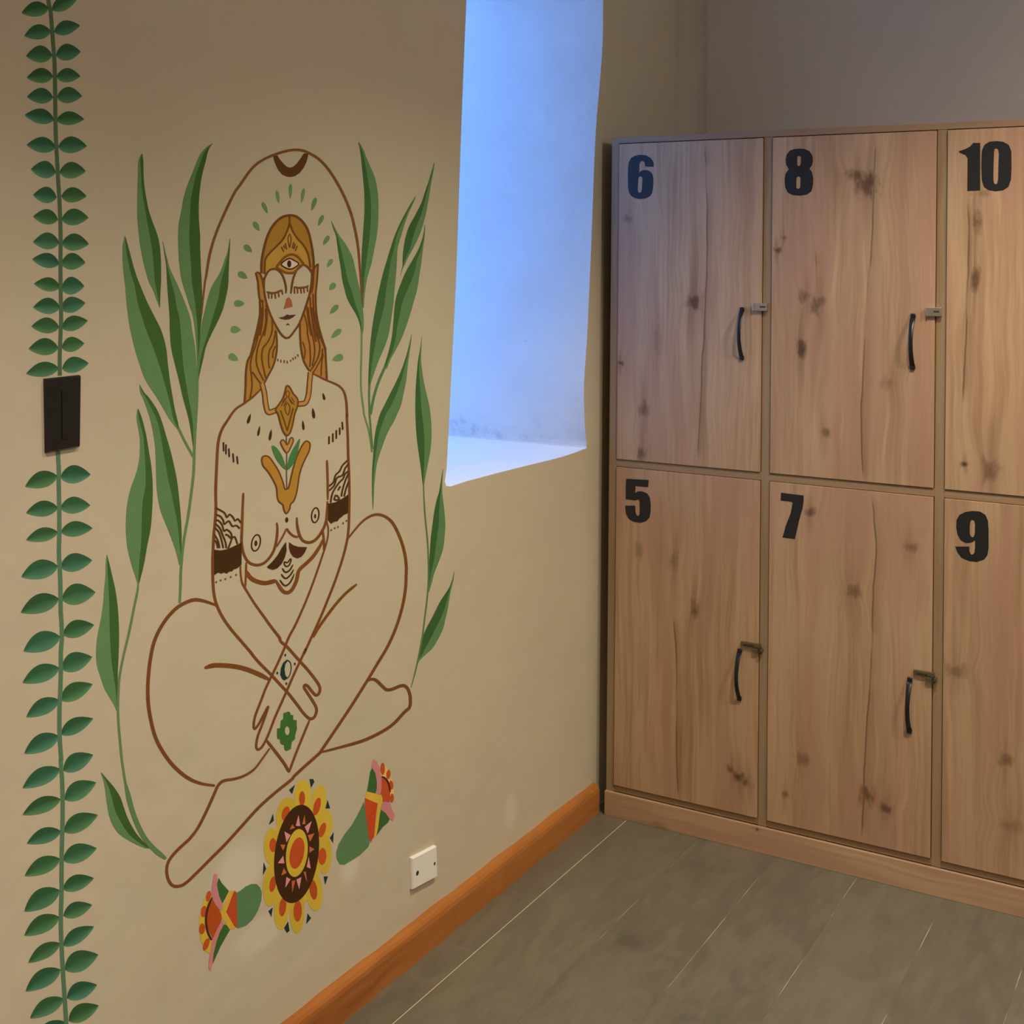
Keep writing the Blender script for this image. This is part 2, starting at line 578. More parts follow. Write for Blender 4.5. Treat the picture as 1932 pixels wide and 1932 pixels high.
ZA = zoom(1080, 160, 4.6)
ZBq = zoom(1400, 160, 3.6316)
ZC = zoom(1080, 780, 4.6)
ZD = zoom(1400, 780, 3.6316)
DIG = {
    '6': [[ZA([(705, 712), (703, 670), (680, 635), (640, 612), (590, 607), (545, 615), (510, 635), (490, 670), (484, 720),
               (482, 800), (483, 880), (490, 930), (510, 965), (545, 985), (590, 992), (640, 985), (675, 965), (692, 935),
               (700, 880), (702, 820), (695, 775), (670, 748), (640, 740), (612, 741), (592, 750), (580, 766), (581, 690),
               (590, 668), (607, 660), (622, 668), (630, 685), (632, 710)]),
           ZA([(590, 793), (603, 800), (608, 815), (603, 910), (598, 930), (583, 937), (570, 930), (566, 910), (572, 815), (577, 800)])]],
    '8': [[ZBq([(390, 437), (430, 440), (462, 455), (482, 485), (486, 520), (480, 550), (462, 575), (480, 600), (488, 640),
                (486, 690), (475, 730), (445, 752), (395, 760), (345, 755), (312, 735), (296, 700), (293, 650), (298, 610),
                (322, 578), (303, 550), (299, 510), (308, 475), (330, 450), (360, 440)]),
           ZBq([(392, 487), (405, 495), (403, 540), (397, 555), (387, 557), (378, 548), (378, 500), (383, 490)]),
           ZBq([(390, 627), (402, 637), (400, 700), (393, 712), (380, 712), (371, 703), (373, 640), (380, 630)])]],
    '10': [[ZBq([(1632, 398), (1632, 724), (1544, 728), (1546, 505), (1532, 482), (1490, 464), (1484, 456), (1530, 440),
                 (1562, 424), (1584, 398)])],
           [ZBq([(1742, 385), (1790, 390), (1828, 412), (1845, 455), (1847, 560), (1843, 650), (1825, 700), (1790, 722),
                 (1740, 730), (1690, 722), (1658, 700), (1643, 650), (1640, 560), (1643, 455), (1660, 412), (1695, 390)]),
            ZBq([(1742, 435), (1755, 445), (1760, 470), (1757, 560), (1755, 650), (1748, 678), (1735, 682), (1725, 670),
                 (1722, 640), (1724, 540), (1727, 460), (1732, 440)])]],
    '5': [[ZC([(467, 567), (663, 577), (657, 640), (548, 630), (545, 690), (570, 675), (610, 678), (650, 695), (672, 730),
               (680, 790), (678, 860), (668, 905), (640, 935), (590, 950), (530, 940), (490, 915), (465, 870), (458, 800),
               (545, 800), (548, 860), (558, 885), (572, 890), (583, 875), (585, 830), (584, 770), (578, 750), (565, 748),
               (548, 755), (463, 745), (463, 650)])]],
    '7': [[ZD([(267, 543), (422, 562), (422, 600), (415, 650), (395, 720), (362, 860), (278, 850), (300, 770), (335, 680),
               (347, 612), (340, 605), (266, 597)])]],
    '9': [[ZD([(1580, 668), (1630, 672), (1668, 695), (1685, 735), (1690, 800), (1690, 920), (1682, 970), (1660, 1000),
               (1610, 1017), (1560, 1012), (1505, 990), (1475, 950), (1462, 912), (1558, 912), (1558, 945), (1568, 965),
               (1580, 967), (1592, 955), (1597, 920), (1597, 870), (1570, 885), (1535, 888), (1500, 870), (1477, 830),
               (1468, 780), (1470, 730), (1490, 695), (1530, 675)]),
           ZD([(1580, 728), (1592, 738), (1597, 760), (1595, 820), (1588, 845), (1575, 848), (1563, 835), (1560, 800),
               (1562, 755), (1567, 735)])]],
}


def number(txt, parent):
    V, Fc = [], []
    for glyph in DIG[txt]:
        lp = []
        for l in glyph:
            q = [on_front(*p) for p in l]
            lp.append([(p.x, -0.0006, p.z) for p in q])
        a, t = polygon_faces(lp)
        n = len(V)
        V += a
        Fc += [tuple(i + n for i in k) for k in t]
        # thickness: rim back to the door face
        for l in lp:
            m0 = len(V)
            V += l + [(p[0], 0.0, p[2]) for p in l]
            L = len(l)
            Fc += [(m0 + i, m0 + (i + 1) % L, m0 + L + (i + 1) % L, m0 + L + i) for i in range(L)]
    o = link('number', V, Fc, M['black'], parent, origin=V[0])
    o['label'] = 'black number %s in heavy lettering' % txt
    return o


def handle(top, bot, parent):
    a, z = on_front(*top), on_front(*bot)
    if isinstance(top, Vector):
        a, z = top, bot
    return pull(a, z, parent)


def pull(a, z, parent):
    """bow pull: a flat bar arching off the door between two feet"""
    V, Fc = [], []
    n, s = 18, 10
    for i in range(n + 1):
        t = i / n
        p = a.lerp(z, t)
        out = 0.026 * math.sin(math.pi * t) ** 0.75 + 0.001
        w = 0.0052 + 0.0014 * abs(2 * t - 1) ** 2
        dpt = 0.0034 + 0.0016 * abs(2 * t - 1) ** 3
        tz = math.cos(math.pi * t) * 0.9
        for k in range(s):
            an = 2 * math.pi * k / s
            V.append((p.x + w * math.cos(an), -out + dpt * math.sin(an) * (1 - 0.3 * abs(tz)), p.z + dpt * math.sin(an) * tz * 0.9))
    for i in range(n):
        for k in range(s):
            k2 = (k + 1) % s
            Fc.append((i * s + k, i * s + k2, (i + 1) * s + k2, (i + 1) * s + k))
    Fc.append(tuple(range(s)))
    Fc.append(tuple(reversed(range(n * s, n * s + s))))
    for q in (a, z):
        for vv_, ff in [box_mesh((q.x - 0.006, -0.006, q.z - 0.006), (q.x + 0.006, 0.0, q.z + 0.006), 0.002)]:
            n0_ = len(V)
            V += [tuple(k) for k in vv_]
            Fc += [tuple(i + n0_ for i in f) for f in ff]
    o = link('handle', V, Fc, M['handle'], parent, True, origin=z)
    o['label'] = 'black bow handle'
    return o


def hasp(lo, hi, parent, brass):
    """small cabinet latch: plate on the door, staple over the divider, dark slot"""
    V, Fc, mi = [], [], []

    def add(l, h, bev, k):
        v, f = box_mesh(l, h, bev)
        n = len(V)
        V.extend(tuple(q) for q in v)
        Fc.extend(tuple(i + n for i in q) for q in f)
        mi.extend([k] * len(f))
    xa, za = lo
    xb, zb = hi
    h = zb - za
    if brass:
        add((xa + 0.004, -0.007, zb - h * 0.36), (xb - 0.006, 0.003, zb - h * 0.06), 0.0008, 0)
        add((xa + 0.012, -0.0085, zb - h * 0.30), (xb - 0.022, -0.0066, zb - h * 0.20), 0.0003, 1)
        add((xb - 0.026, -0.010, zb - h * 0.62), (xb, 0.003, zb - h * 0.40), 0.0008, 0)
        add((xb - 0.010, -0.012, zb - h * 0.80), (xb - 0.005, 0.003, zb - h * 0.30), 0.0006, 1)
    else:
        add((xa, -0.009, za), (xb, 0.003, zb), 0.0012, 0)
        add((xa - 0.0005, -0.012, za), (xa + 0.004, -0.008, zb), 0.0008, 0)
        add((xa + (xb - xa) * 0.5, -0.0096, za + h * 0.42), (xb - 0.004, -0.0088, za + h * 0.62), 0.0002, 1)
    o = link('latch', V, Fc, M['brass'] if brass else M['steel'], parent, origin=V[0])
    o.data.materials.append(M['slot'])
    for p, k in zip(o.data.polygons, mi):
        p.material_index = k
    o['label'] = 'dull brass latch' if brass else 'steel latch'
    return o


KN = {   # knots (px) and cracks (px) read off each door
    '6': ([(1310, 570, 12, 16, .8), (1215, 772, 8, 14, .6), (1210, 853, 7, 14, .7), (1172, 685, 4, 5, .9), (1185, 412, 6, 7, .5), (1240, 640, 7, 24, .35)],
          [[(1331, 266), (1334, 400), (1334, 480), (1330, 600), (1322, 760), (1318, 867)]]),
    '8': ([(1638, 348, 14, 20, .8), (1614, 331, 9, 9, .75), (1541, 578, 9, 15, .75), (1520, 560, 8, 10, .6), (1510, 656, 7, 16, .85),
           (1466, 472, 5, 5, .95), (1479, 448, 4, 4, .6), (1557, 817, 7, 9, .6), (1675, 722, 10, 10, .4)],
          [[(1652, 262), (1649, 353), (1644, 470), (1635, 573), (1631, 680), (1624, 790), (1629, 905)],
           [(1538, 470), (1541, 520), (1545, 590)]]),
    '10': ([(1843, 420, 5, 16, .7), (1840, 526, 5, 18, .75), (1868, 888, 12, 18, .6), (1821, 876, 5, 4, .9), (1852, 365, 8, 5, .4)],
           [[(1826, 380), (1828, 500), (1822, 640), (1818, 760)]]),
    '5': ([(1310, 1150, 6, 14, .7), (1272, 1060, 7, 16, .45), (1391, 1466, 9, 10, .8), (1409, 1477, 9, 9, .75), (1379, 1452, 5, 7, .7), (1205, 1040, 5, 14, .4)],
          [[(1272, 1160), (1278, 1300), (1277, 1400), (1280, 1505)]]),
    '7': ([(1527, 967, 9, 7, .75), (1609, 1117, 14, 10, .55), (1719, 1032, 10, 9, .55), (1636, 1500, 9, 16, .7), (1671, 1526, 10, 8, .75),
           (1515, 1434, 7, 10, .5), (1482, 1499, 5, 6, .6), (1600, 1120, 6, 6, .6)],
          [[(1645, 934), (1650, 985), (1653, 1040), (1648, 1110), (1645, 1200), (1642, 1303), (1634, 1389), (1630, 1490), (1626, 1580)]]),
    '9': ([(1802, 1265, 12, 10, .5), (1897, 1434, 8, 9, .6), (1911, 1559, 14, 10, .35)], []),
}
H_PX = {'6': ((1402, 584), (1399, 675)), '8': ((1724, 596), (1721.5, 693)), '5': ((1397, 1228), (1394.5, 1317)), '7': ((1717, 1282), (1716, 1378))}
L_PX = {'6': ((1422, 586), (1449, 572)), '8': ((1749, 596), (1777, 580)), '5': ((1396, 1232), (1440, 1214)), '7': ((1721, 1287), (1768, 1268))}
GAP = 0.0018
order = [('5', 0, 0), ('6', 0, 1), ('7', 1, 0), ('8', 1, 1), ('9', 2, 0), ('10', 2, 1)]
for i, (txt, cx_, up) in enumerate(order):
    xa, xb = XL + cx_ * PITCH + PT + GAP, XL + (cx_ + 1) * PITCH - GAP
    za, zb = (ZM1 + GAP * 0.6, ZT0 - GAP) if up else (ZB + GAP, ZM0 - GAP * 0.6)
    W_, H_ = xb - xa, zb - za
    kn = []
    for (x, y, rx, ry, k) in KN[txt][0]:
        p = on_front(x, y)
        kn.append((p.x - xa, p.z - za, rx * 0.0020, ry * 0.0018, k))
    cr = []
    for pl in KN[txt][1]:
        q = [on_front(*p) for p in pl]
        cr.append([(p.x - xa, p.z - za) for p in q])
    mat = wood('oak_door_%s' % txt, OAK, kn, cr, (W_, H_), 'z', seed=1.7 + i * 3.3)
    d = box('door', (xa, 0.0, za), (xb, 0.018, zb), mat, lk, 0.0008)
    d['label'] = 'oak locker door numbered %s' % txt
    number(txt, d)
    src = {'9': '7', '10': '8'}.get(txt, txt)
    dx = PITCH if src != txt else 0.0
    a, z = on_front(*H_PX[src][0]), on_front(*H_PX[src][1])
    xm = (a.x + z.x) / 2 + dx
    pull(Vector((xm, 0, a.z)), Vector((xm, 0, z.z)), d)
    a, z = on_front(*L_PX[src][0]), on_front(*L_PX[src][1])
    hasp((a.x + dx, a.z), (z.x + dx, z.z), d, not up)

# ================================================================ WALL PLATES
M['plate'] = plain('white_plastic', (0.92, 0.91, 0.88), 0.4, 0, 0.03)
M['switch'] = plain('black_plastic', (0.011, 0.010, 0.010), 0.28)


def wall_quad(px):
    return [on_wall(*p) for p in px]


def plate_mesh(q, t0, t1, inset):
    """slab with a chamfered rim on the wall, corners q"""
    c = sum(q, Vector()) / 4
    back = [Vector((t0, p.y, p.z)) for p in q]
    mid = [Vector((t1 * 0.55, p.y, p.z)) for p in q]
    fr = []
    for p in q:
        w = p.lerp(c, inset)
        fr.append(Vector((t1, w.y, w.z)))
    V = back + mid + fr
    Fc = [(8, 9, 10, 11), (3, 2, 1, 0)]
    for r in (0, 4):
        for i in range(4):
            j = (i + 1) % 4
            Fc.append((r + i, r + j, r + 4 + j, r + 4 + i))
    return V, Fc


def disc(c, ry, rz, x0, x1, n=14):
    V = [(x, c.y + ry * math.cos(2 * math.pi * k / n), c.z + rz * math.sin(2 * math.pi * k / n)) for x in (x0, x1) for k in range(n)]
    return V, [tuple(range(n, 2 * n))] + [(k, (k + 1) % n, n + (k + 1) % n, n + k) for k in range(n)]


q = wall_quad([(771.5, 1618), (818, 1594), (819.5, 1652), (773, 1677)])
cen = sum(q, Vector()) / 4
r = root('blank_wall_plate', (0, cen.y, q[3].z), 'white square blank cover plate on the wall above the skirting', 'wall plate')
link('plate', *plate_mesh(q, 0.0, 0.009, 0.05), M['plate'], r, origin=(0, cen.y, q[3].z))
for px_, rr in (((781, 1645.5), 0.0052), ((813.5, 1627.5), 0.0036)):
    p = on_wall(*px_)
    link('screw_hole', *disc(p, rr, rr, 0.008, 0.0093), M['slot'], r, origin=(0.008, p.y, p.z))

Z3 = zoom(0, 600, 6.0375)
q = wall_quad(Z3([(494, 690), (886, 648), (876, 1468), (508, 1534)]))
cen = sum(q, Vector()) / 4
r = root('light_switch', (0, cen.y, q[3].z), 'black rectangular light switch set into the painted vine', 'switch')
link('plate', *plate_mesh(q, 0.0, 0.008, 0.04), M['switch'], r, origin=(0, cen.y, q[3].z))
q2 = wall_quad(Z3([(655, 800), (760, 790), (755, 1390), (660, 1405)]))
rk = plate_mesh(q2, 0.0074, 0.0092, 0.10)
link('rocker', *rk, M['switch'], r, origin=(0.007, q2[3].y, q2[3].z))


# ================================================================ MURAL (paint on the left wall)
mt, b = new_mat('mural_paint', 0.75, spec=0.25)
at_ = N.tree.nodes.new('ShaderNodeAttribute')
at_.attribute_name = 'pigment'
o_, x_, y_, z_ = coords()
nz = noise(o_, 28.0, 4)
cc = N.tree.nodes.new('ShaderNodeMix')
cc.data_type = 'RGBA'
cc.blend_type = 'MULTIPLY'
cc.inputs[0].default_value = 1.0
N.tree.links.new(at_.outputs['Color'], cc.inputs[6])
plug(mix(nz, (0.86, 0.86, 0.86), (1.12, 1.12, 1.12)), cc.inputs[7])
N.tree.links.new(cc.outputs[2], b.inputs['Base Color'])
M['paint'] = mt


class Paint:
    """brushwork gathered into one mesh on the wall surface"""
    count = 0

    def __init__(self):
        self.v, self.f, self.c = [], [], []
        Paint.count += 1
        self.k = (Paint.count % 61) * 0.13
        self.q = 0.0

    def pt(self, p, lay, c):
        w = on_wall(p[0], p[1])
        self.v.append((0.00035 + 0.00007 * lay + 0.000006 * (self.k + self.q), w.y, w.z))
        self.c.append(c)
        return len(self.v) - 1

    def fill(self, loops, c, lay=0, curve=0):
        self.k += 1
        if not isinstance(loops[0][0], (tuple, list)):
            loops = [loops]
        if curve:
            loops = [catmull(l, curve, True) for l in loops]
        idx = [[self.pt(p, lay, c) for p in l] for l in loops]
        flat = [i for l in idx for i in l]
        tris = tessellate_polygon([[Vector((p[0], p[1], 0)) for p in l] for l in loops])
        self.f += [tuple(flat[k] for k in t) for t in tris]
        return self

    def stroke(self, pts, w, c, lay=1, n=5, closed=False, taper=(1, 1)):
        self.k += 1
        p = catmull(pts, n, closed)
        L = len(p)
        ring = []
        for i in range(L):
            a = p[(i - 1) % L] if closed else p[max(0, i - 1)]
            d = p[(i + 1) % L] if closed else p[min(L - 1, i + 1)]
            dx, dy = d[0] - a[0], d[1] - a[1]
            s = math.hypot(dx, dy) or 1
            t = i / (L - 1)
            k = 1.0
            if not closed:
                if t < 0.12:
                    k = taper[0] + (1 - taper[0]) * t / 0.12
                if t > 0.88:
                    k = taper[1] + (1 - taper[1]) * (1 - t) / 0.12
            h = w * 0.5 * k
            nx, ny = -dy / s * h, dx / s * h
            self.q = 0.9 * i / L
            ring.append((self.pt((p[i][0] + nx, p[i][1] + ny), lay, c), self.pt((p[i][0] - nx, p[i][1] - ny), lay, c)))
        for i in range(L if closed else L - 1):
            a, d = ring[i], ring[(i + 1) % L]
            self.f.append((a[0], d[0], d[1], a[1]))
        self.q = 0.0
        return self

    def ell(self, cx, cy, rx, ry, c, lay=0, shear=0.0, tilt=0.0, n=26):
        pts = []
        for k in range(n):
            a = 2 * math.pi * k / n
            x, y = rx * math.cos(a) + shear * math.sin(a), -ry * math.sin(a)
            pts.append((cx + x * math.cos(tilt) - y * math.sin(tilt), cy + x * math.sin(tilt) + y * math.cos(tilt)))
        return self.fill(pts, c, lay)

    def drop(self, a, z, w, c, lay=0, n=14):
        """tear drop: blunt end a, point z"""
        ax, ay = z[0] - a[0], z[1] - a[1]
        L = math.hypot(ax, ay)
        ux, uy = ax / L, ay / L
        up, dn = [], []
        for k in range(n + 1):
            t = k / n
            h = w * 0.5 * 1.25 * (t ** 0.5) * (1 - t) ** 0.85 * 1.45
            up.append((a[0] + ax * t - uy * h, a[1] + ay * t + ux * h))
            dn.append((a[0] + ax * t + uy * h, a[1] + ay * t - ux * h))
        return self.fill(up + dn[-2:0:-1], c, lay)

    def blade(self, st, cl, cr, lay=0, n=5):
        """long leaf from stations (y, left, rib, right) with two flat tones"""
        s = catmull([tuple(map(float, q)) for q in st], n)
        rows = []
        for (y, a, m_, d) in s:
            m_ = min(max(m_, a), d)
            rows.append((self.pt((a, y), lay, cl), self.pt((m_, y), lay, cl), self.pt((m_, y), lay, cr), self.pt((d, y), lay, cr)))
        for p, q_ in zip(rows[:-1], rows[1:]):
            self.f.append((p[0], p[1], q_[1], q_[0]))
            self.f.append((p[2], p[3], q_[3], q_[2]))
        return self

    def sprig(self, base, tip, th, cd, cm, clt, lay=0, n=12):
        """small vine leaf: dark upper half running into a lighter lower half"""
        ax, ay = tip[0] - base[0], tip[1] - base[1]
        L = math.hypot(ax, ay)
        nx, ny = -ay / L, ax / L
        if ny > 0:
            nx, ny = -nx, -ny
        bend = th * 0.10
        rows = []
        for k in range(n + 1):
            t = k / n
            h = th * 0.5 * (math.sin(math.pi * t ** 0.85) ** 0.85 if 0 < t < 1 else 0.0)
            m0 = (base[0] + ax * t + nx * bend * math.sin(math.pi * t), base[1] + ay * t + ny * bend * math.sin(math.pi * t))
            rows.append([self.pt((m0[0] + nx * h * e, m0[1] + ny * h * e), lay, cq)
                         for e, cq in ((1.0, cd), (0.25, cd), (-0.25, cm), (-1.0, clt))])
        for p, q_ in zip(rows[:-1], rows[1:]):
            for k in range(3):
                self.f.append((p[k], p[k + 1], q_[k + 1], q_[k]))
        return self

    def build(self, name, parent=None, label=None):
        ys_ = [p[1] for p in self.v]
        zs_ = [p[2] for p in self.v]
        o = link(name, self.v, self.f, M['paint'], parent, origin=(0, (min(ys_) + max(ys_)) / 2, min(zs_)))
        a = o.data.attributes.new('pigment', 'FLOAT_COLOR', 'POINT')
        for d, c in zip(a.data, self.c):
            d.color = (*c, 1)
        if label:
            o['label'] = label
        return o


def mural_root(name, px, label):
    p = on_wall(*px)
    return root(name, (0, p.y, p.z), label, 'mural', 'paintings on the mural wall')


def jit(c, k=0.10):
    j = 1 + (random.random() - 0.5) * 2 * k
    return tuple(v * j for v in c)


BROWN = pig(108, 60, 22)
BROWN2 = pig(98, 56, 16)
DARK = pig(60, 34, 8)
OCHRE = pig(160, 113, 40)
TAN = pig(166, 120, 62)
GL, GD = pig(85, 115, 66), pig(54, 83, 33)
DROP = pig(95, 122, 71)
INK = pig(24, 44, 36)

# ---------------------------------------------------------------- vine with paired leaves
V = [zoom(0, y, 6.0375) for y in (0, 300, 600, 860, 1140, 1380, 1612)]
vine = mural_root('painted_vine', (125, 1932), 'painted green vine of small paired leaves running up past the black switch')
VD, VM, VL_ = pig(44, 76, 40), pig(58, 94, 56), pig(82, 118, 76)
pairs = [
    (0, [((580, -150), (270, -120), 150), ((570, -150), (860, -210), 150)]),
    (0, [((555, 95), (245, 150), 165), ((590, 115), (885, -20), 155)]),
    (0, [((580, 355), (275, 410), 165), ((615, 365), (912, 290), 155)]),
    (0, [((595, 630), (295, 640), 185), ((635, 630), (920, 590), 180)]),
    (0, [((605, 870), (305, 885), 165), ((640, 875), (915, 870), 155)]),
    (0, [((605, 1110), (305, 1105), 170), ((645, 1105), (935, 1095), 175)]),
    (0, [((615, 1365), (280, 1310), 165), ((640, 1365), (960, 1360), 150)]),
    (0, [((635, 1680), (300, 1650), 170), ((660, 1670), (990, 1665), 180)]),
    (1, [((635, 155), (350, 115), 185), ((675, 150), (978, 140), 180)]),
    (1, [((645, 440), (375, 410), 175), ((695, 425), (985, 425), 165)]),
    (1, [((660, 690), (375, 655), 165), ((700, 685), (1008, 670), 180)]),
    (1, [((675, 955), (375, 945), 180), ((700, 960), (1012, 970), 185)]),
    (1, [((675, 1195), (365, 1140), 160), ((695, 1185), (972, 1180), 180)]),
    (1, [((685, 1460), (385, 1420), 150), ((695, 1470), (960, 1450), 190)]),
    (1, [((685, 1690), (375, 1690), 175), ((692, 1705), (972, 1640), 170)]),
    (2, [((675, 105), (355, 95), 170), ((700, 110), (1000, 30), 160)]),
    (2, [((665, 340), (325, 350), 185), ((700, 335), (960, 290), 160)]),
    (2, [((670, 570), (295, 635), 160), ((705, 575), (1010, 515), 170)]),
    (3, [((655, 230), (285, 350), 180), ((685, 240), (1032, 215), 195)]),
    (3, [((660, 590), (295, 650), 170), ((685, 590), (1028, 565), 180)]),
    (3, [((660, 870), (295, 960), 150), ((690, 865), (1055, 825), 165)]),
    (3, [((660, 1255), (240, 1380), 205), ((685, 1265), (1050, 1190), 195)]),
    (3, [((670, 1625), (235, 1785), 205), ((700, 1630), (1088, 1555), 225)]),
    (4, [((685, 365), (265, 535), 215), ((715, 345), (1072, 235), 185)]),
    (4, [((675, 725), (255, 895), 190), ((700, 735), (1050, 600), 205)]),
    (4, [((675, 1090), (298, 1285), 175), ((688, 1090), (1055, 910), 185)]),
    (4, [((670, 1500), (275, 1700), 190), ((690, 1480), (1062, 1300), 165)]),
    (5, [((685, 425), (255, 645), 185), ((720, 445), (1062, 265), 190)]),
    (5, [((690, 770), (255, 950), 170), ((735, 775), (1096, 580), 195)]),
    (5, [((695, 1135), (305, 1275), 165), ((725, 1140), (1115, 950), 190)]),
    (5, [((685, 1450), (280, 1645), 180), ((715, 1465), (1102, 1330), 200)]),
    (6, [((680, 405), (275, 650), 210), ((715, 395), (1070, 270), 170)]),
    (6, [((675, 710), (275, 925), 190), ((720, 700), (1050, 575), 165)]),
    (6, [((685, 1010), (320, 1235), 155), ((720, 1040), (1072, 820), 160)]),
    (6, [((690, 1310), (290, 1560), 190), ((735, 1310), (1120, 1140), 220)]),
    (6, [((725, 1640), (340, 1868), 175), ((760, 1635), (1106, 1485), 185)]),
    (6, [((745, 1910), (390, 2110), 160), ((780, 1895), (1126, 1720), 185)]),
    (6, [((760, 2200), (400, 2420), 170), ((790, 2190), (1140, 2020), 180)]),
]
pairs.pop(0)
pairs.pop()
for i in range(1, 17):                                  # the vine carries on up the wall and down to the skirting
    y = 95 - 290 * i
    pairs.append((0, [((545, y), (245, y + 40), 165), ((575, y), (870, y - 60), 160)]))
for i in range(1, 5):
    y = 1905 + 300 * i
    pairs.append((6, [((750 + 10 * i, y), (390 + 8 * i, y + 215), 165), ((785 + 10 * i, y - 12), (1126 + 8 * i, y - 185), 185)]))
for k, pr in pairs:
    for (b0, t0, th) in pr:
        (b1, t1) = V[k]([b0, t0])
        w = random.random()
        tint = lambda c: jit((c[0] * (1 - 0.18 * w), c[1], c[2] * (0.85 + 0.45 * w)), 0.10)
        Paint().sprig(b1, t1, th / 6.0375 * 1.06, tint(VD), tint(VM), tint(VL_)).build('leaf', vine)
up = V[0]([(548, -4700), (552, -3000), (548, -1500), (545, -300), (550, 0), (575, 130), (590, 300), (605, 500), (620, 700), (625, 900), (628, 1100), (630, 1300), (635, 1550), (648, 1800)]) + \
    V[1]([(662, 250), (675, 450), (685, 700), (690, 900), (688, 1200), (690, 1500), (695, 1800)]) + V[2]([(690, 150), (680, 400), (680, 655)])
dn = V[2]([(660, 1500), (662, 1600), (670, 1750)]) + V[3]([(668, 300), (674, 600), (675, 900), (670, 1100), (685, 1400), (690, 1750)]) + \
    V[4]([(692, 100), (705, 350), (692, 550), (692, 750), (687, 950), (677, 1200), (678, 1500), (695, 1750)]) + \
    V[5]([(692, 350), (708, 600), (713, 900), (710, 1100), (702, 1400), (700, 1700)]) + \
    V[6]([(702, 350), (695, 600), (692, 800), (703, 1100), (720, 1400), (740, 1700), (752, 1932), (765, 2300), (790, 3250)])
Paint().stroke(up, 7.3, pig(72, 92, 58), 1, 4).build('stem', vine)
Paint().stroke(dn, 8.0, pig(76, 104, 70), 1, 4).build('stem', vine)

# ---------------------------------------------------------------- long leaved plants
L1, L2, L3, L4 = zoom(200, 250, 6.44), zoom(200, 500, 6.44), zoom(200, 750, 6.44), zoom(150, 1000, 6.44)
R1, R2, R3, R4 = zoom(580, 250, 6.44), zoom(580, 500, 6.44), zoom(600, 780, 6.44), zoom(600, 1050, 6.44)


def stations(*groups):
    """(sheet origin x, origin y, scale, rows of (y, left, rib, right))"""
    out = []
    for (ox, oy, s, rows) in groups:
        for (y, a, m_, d) in rows:
            out.append((oy + y / s, ox + a / s, ox + m_ / s, ox + d / s))
    return out


S1, S2, S3, S4 = (200, 250, 6.44), (200, 500, 6.44), (200, 750, 6.44), (150, 1000, 6.44)
Q1, Q2, Q3, Q4 = (580, 250, 6.44), (580, 500, 6.44), (600, 780, 6.44), (600, 1050, 6.44)
T5, T6 = (0, 1140, 6.0375), (0, 1380, 6.0375)
tall = [
    (stations((*S1, [(1255, 228, 230, 232), (1360, 205, 235, 262), (1500, 200, 255, 300), (1700, 212, 295, 355)]),
              (*S2, [(250, 232, 345, 415), (450, 248, 380, 500), (650, 272, 440, 600), (800, 298, 490, 672), (1000, 345, 570, 728),
                     (1200, 405, 640, 750), (1400, 480, 700, 775), (1600, 610, 755, 808), (1750, 700, 790, 835), (1880, 775, 820, 866)]),
              (*S3, [(385, 866, 876, 890)])), 0),
    (stations((*S1, [(258, 432, 435, 440), (350, 393, 415, 452), (500, 388, 425, 455), (650, 383, 430, 465), (800, 380, 450, 490),
                     (950, 378, 475, 520), (1100, 385, 500, 570), (1250, 400, 530, 625), (1400, 420, 555, 655), (1600, 460, 575, 668),
                     (1800, 515, 590, 668)]), (*S2, [(300, 570, 610, 662), (400, 605, 630, 658), (450, 625, 640, 656), (518, 651, 653, 655)])), 0),
    (stations((*S1, [(1325, 687, 689, 691), (1450, 705, 712, 720), (1550, 722, 732, 748), (1650, 733, 750, 775)]),
              (*S2, [(200, 740, 790, 850), (350, 750, 830, 915), (500, 762, 855, 975), (650, 772, 890, 1025), (800, 775, 905, 1048),
                     (1000, 790, 920, 1083), (1200, 835, 935, 1098), (1400, 885, 965, 1112), (1600, 930, 1000, 1112), (1800, 985, 1035, 1108)]),
              (*S3, [(322, 1015, 1055, 1103), (450, 1035, 1058, 1090), (600, 1056, 1067, 1085), (660, 1062, 1068, 1082)])), 1),
    (stations((*S1, [(130, 1292, 1295, 1299), (180, 1218, 1238, 1262), (250, 1155, 1190, 1232), (350, 1105, 1150, 1210), (500, 1045, 1095, 1170),
                     (650, 985, 1060, 1145), (800, 940, 1030, 1130), (950, 915, 1020, 1125), (1100, 885, 1015, 1130), (1250, 875, 1010, 1142),
                     (1400, 878, 1015, 1143), (1600, 890, 1030, 1150), (1800, 920, 1040, 1160)]),
              (*S2, [(350, 970, 1065, 1168), (500, 1015, 1085, 1172), (600, 1050, 1095, 1165), (700, 1068, 1105, 1155), (800, 1080, 1112, 1145),
                     (900, 1090, 1113, 1140), (1050, 1100, 1113, 1130), (1250, 1106, 1112, 1120)])), 0),
    (stations((*S1, [(1290, 1503, 1505, 1508), (1450, 1475, 1485, 1502), (1550, 1440, 1468, 1495), (1700, 1385, 1425, 1490)]),
              (*S2, [(250, 1290, 1385, 1483), (400, 1235, 1365, 1455), (550, 1200, 1320, 1415), (700, 1165, 1275, 1350), (850, 1145, 1230, 1275),
                     (1000, 1130, 1180, 1212), (1150, 1115, 1145, 1178), (1350, 1108, 1118, 1132), (1450, 1110, 1115, 1119)])), 0),
    (stations((*S2, [(1452, 403, 405, 408), (1550, 415, 440, 465)]),
              (*S3, [(0, 445, 480, 520), (150, 500, 560, 620), (300, 545, 625, 680), (450, 575, 660, 725), (600, 595, 685, 770), (800, 605, 720, 820),
                     (1000, 610, 755, 860), (1150, 620, 790, 880), (1350, 655, 830, 900), (1500, 710, 860, 912), (1650, 770, 880, 918),
                     (1800, 825, 892, 917), (1932, 865, 905, 920)]), (*S4, [(420, 1207, 1215, 1226)])), 0),
]
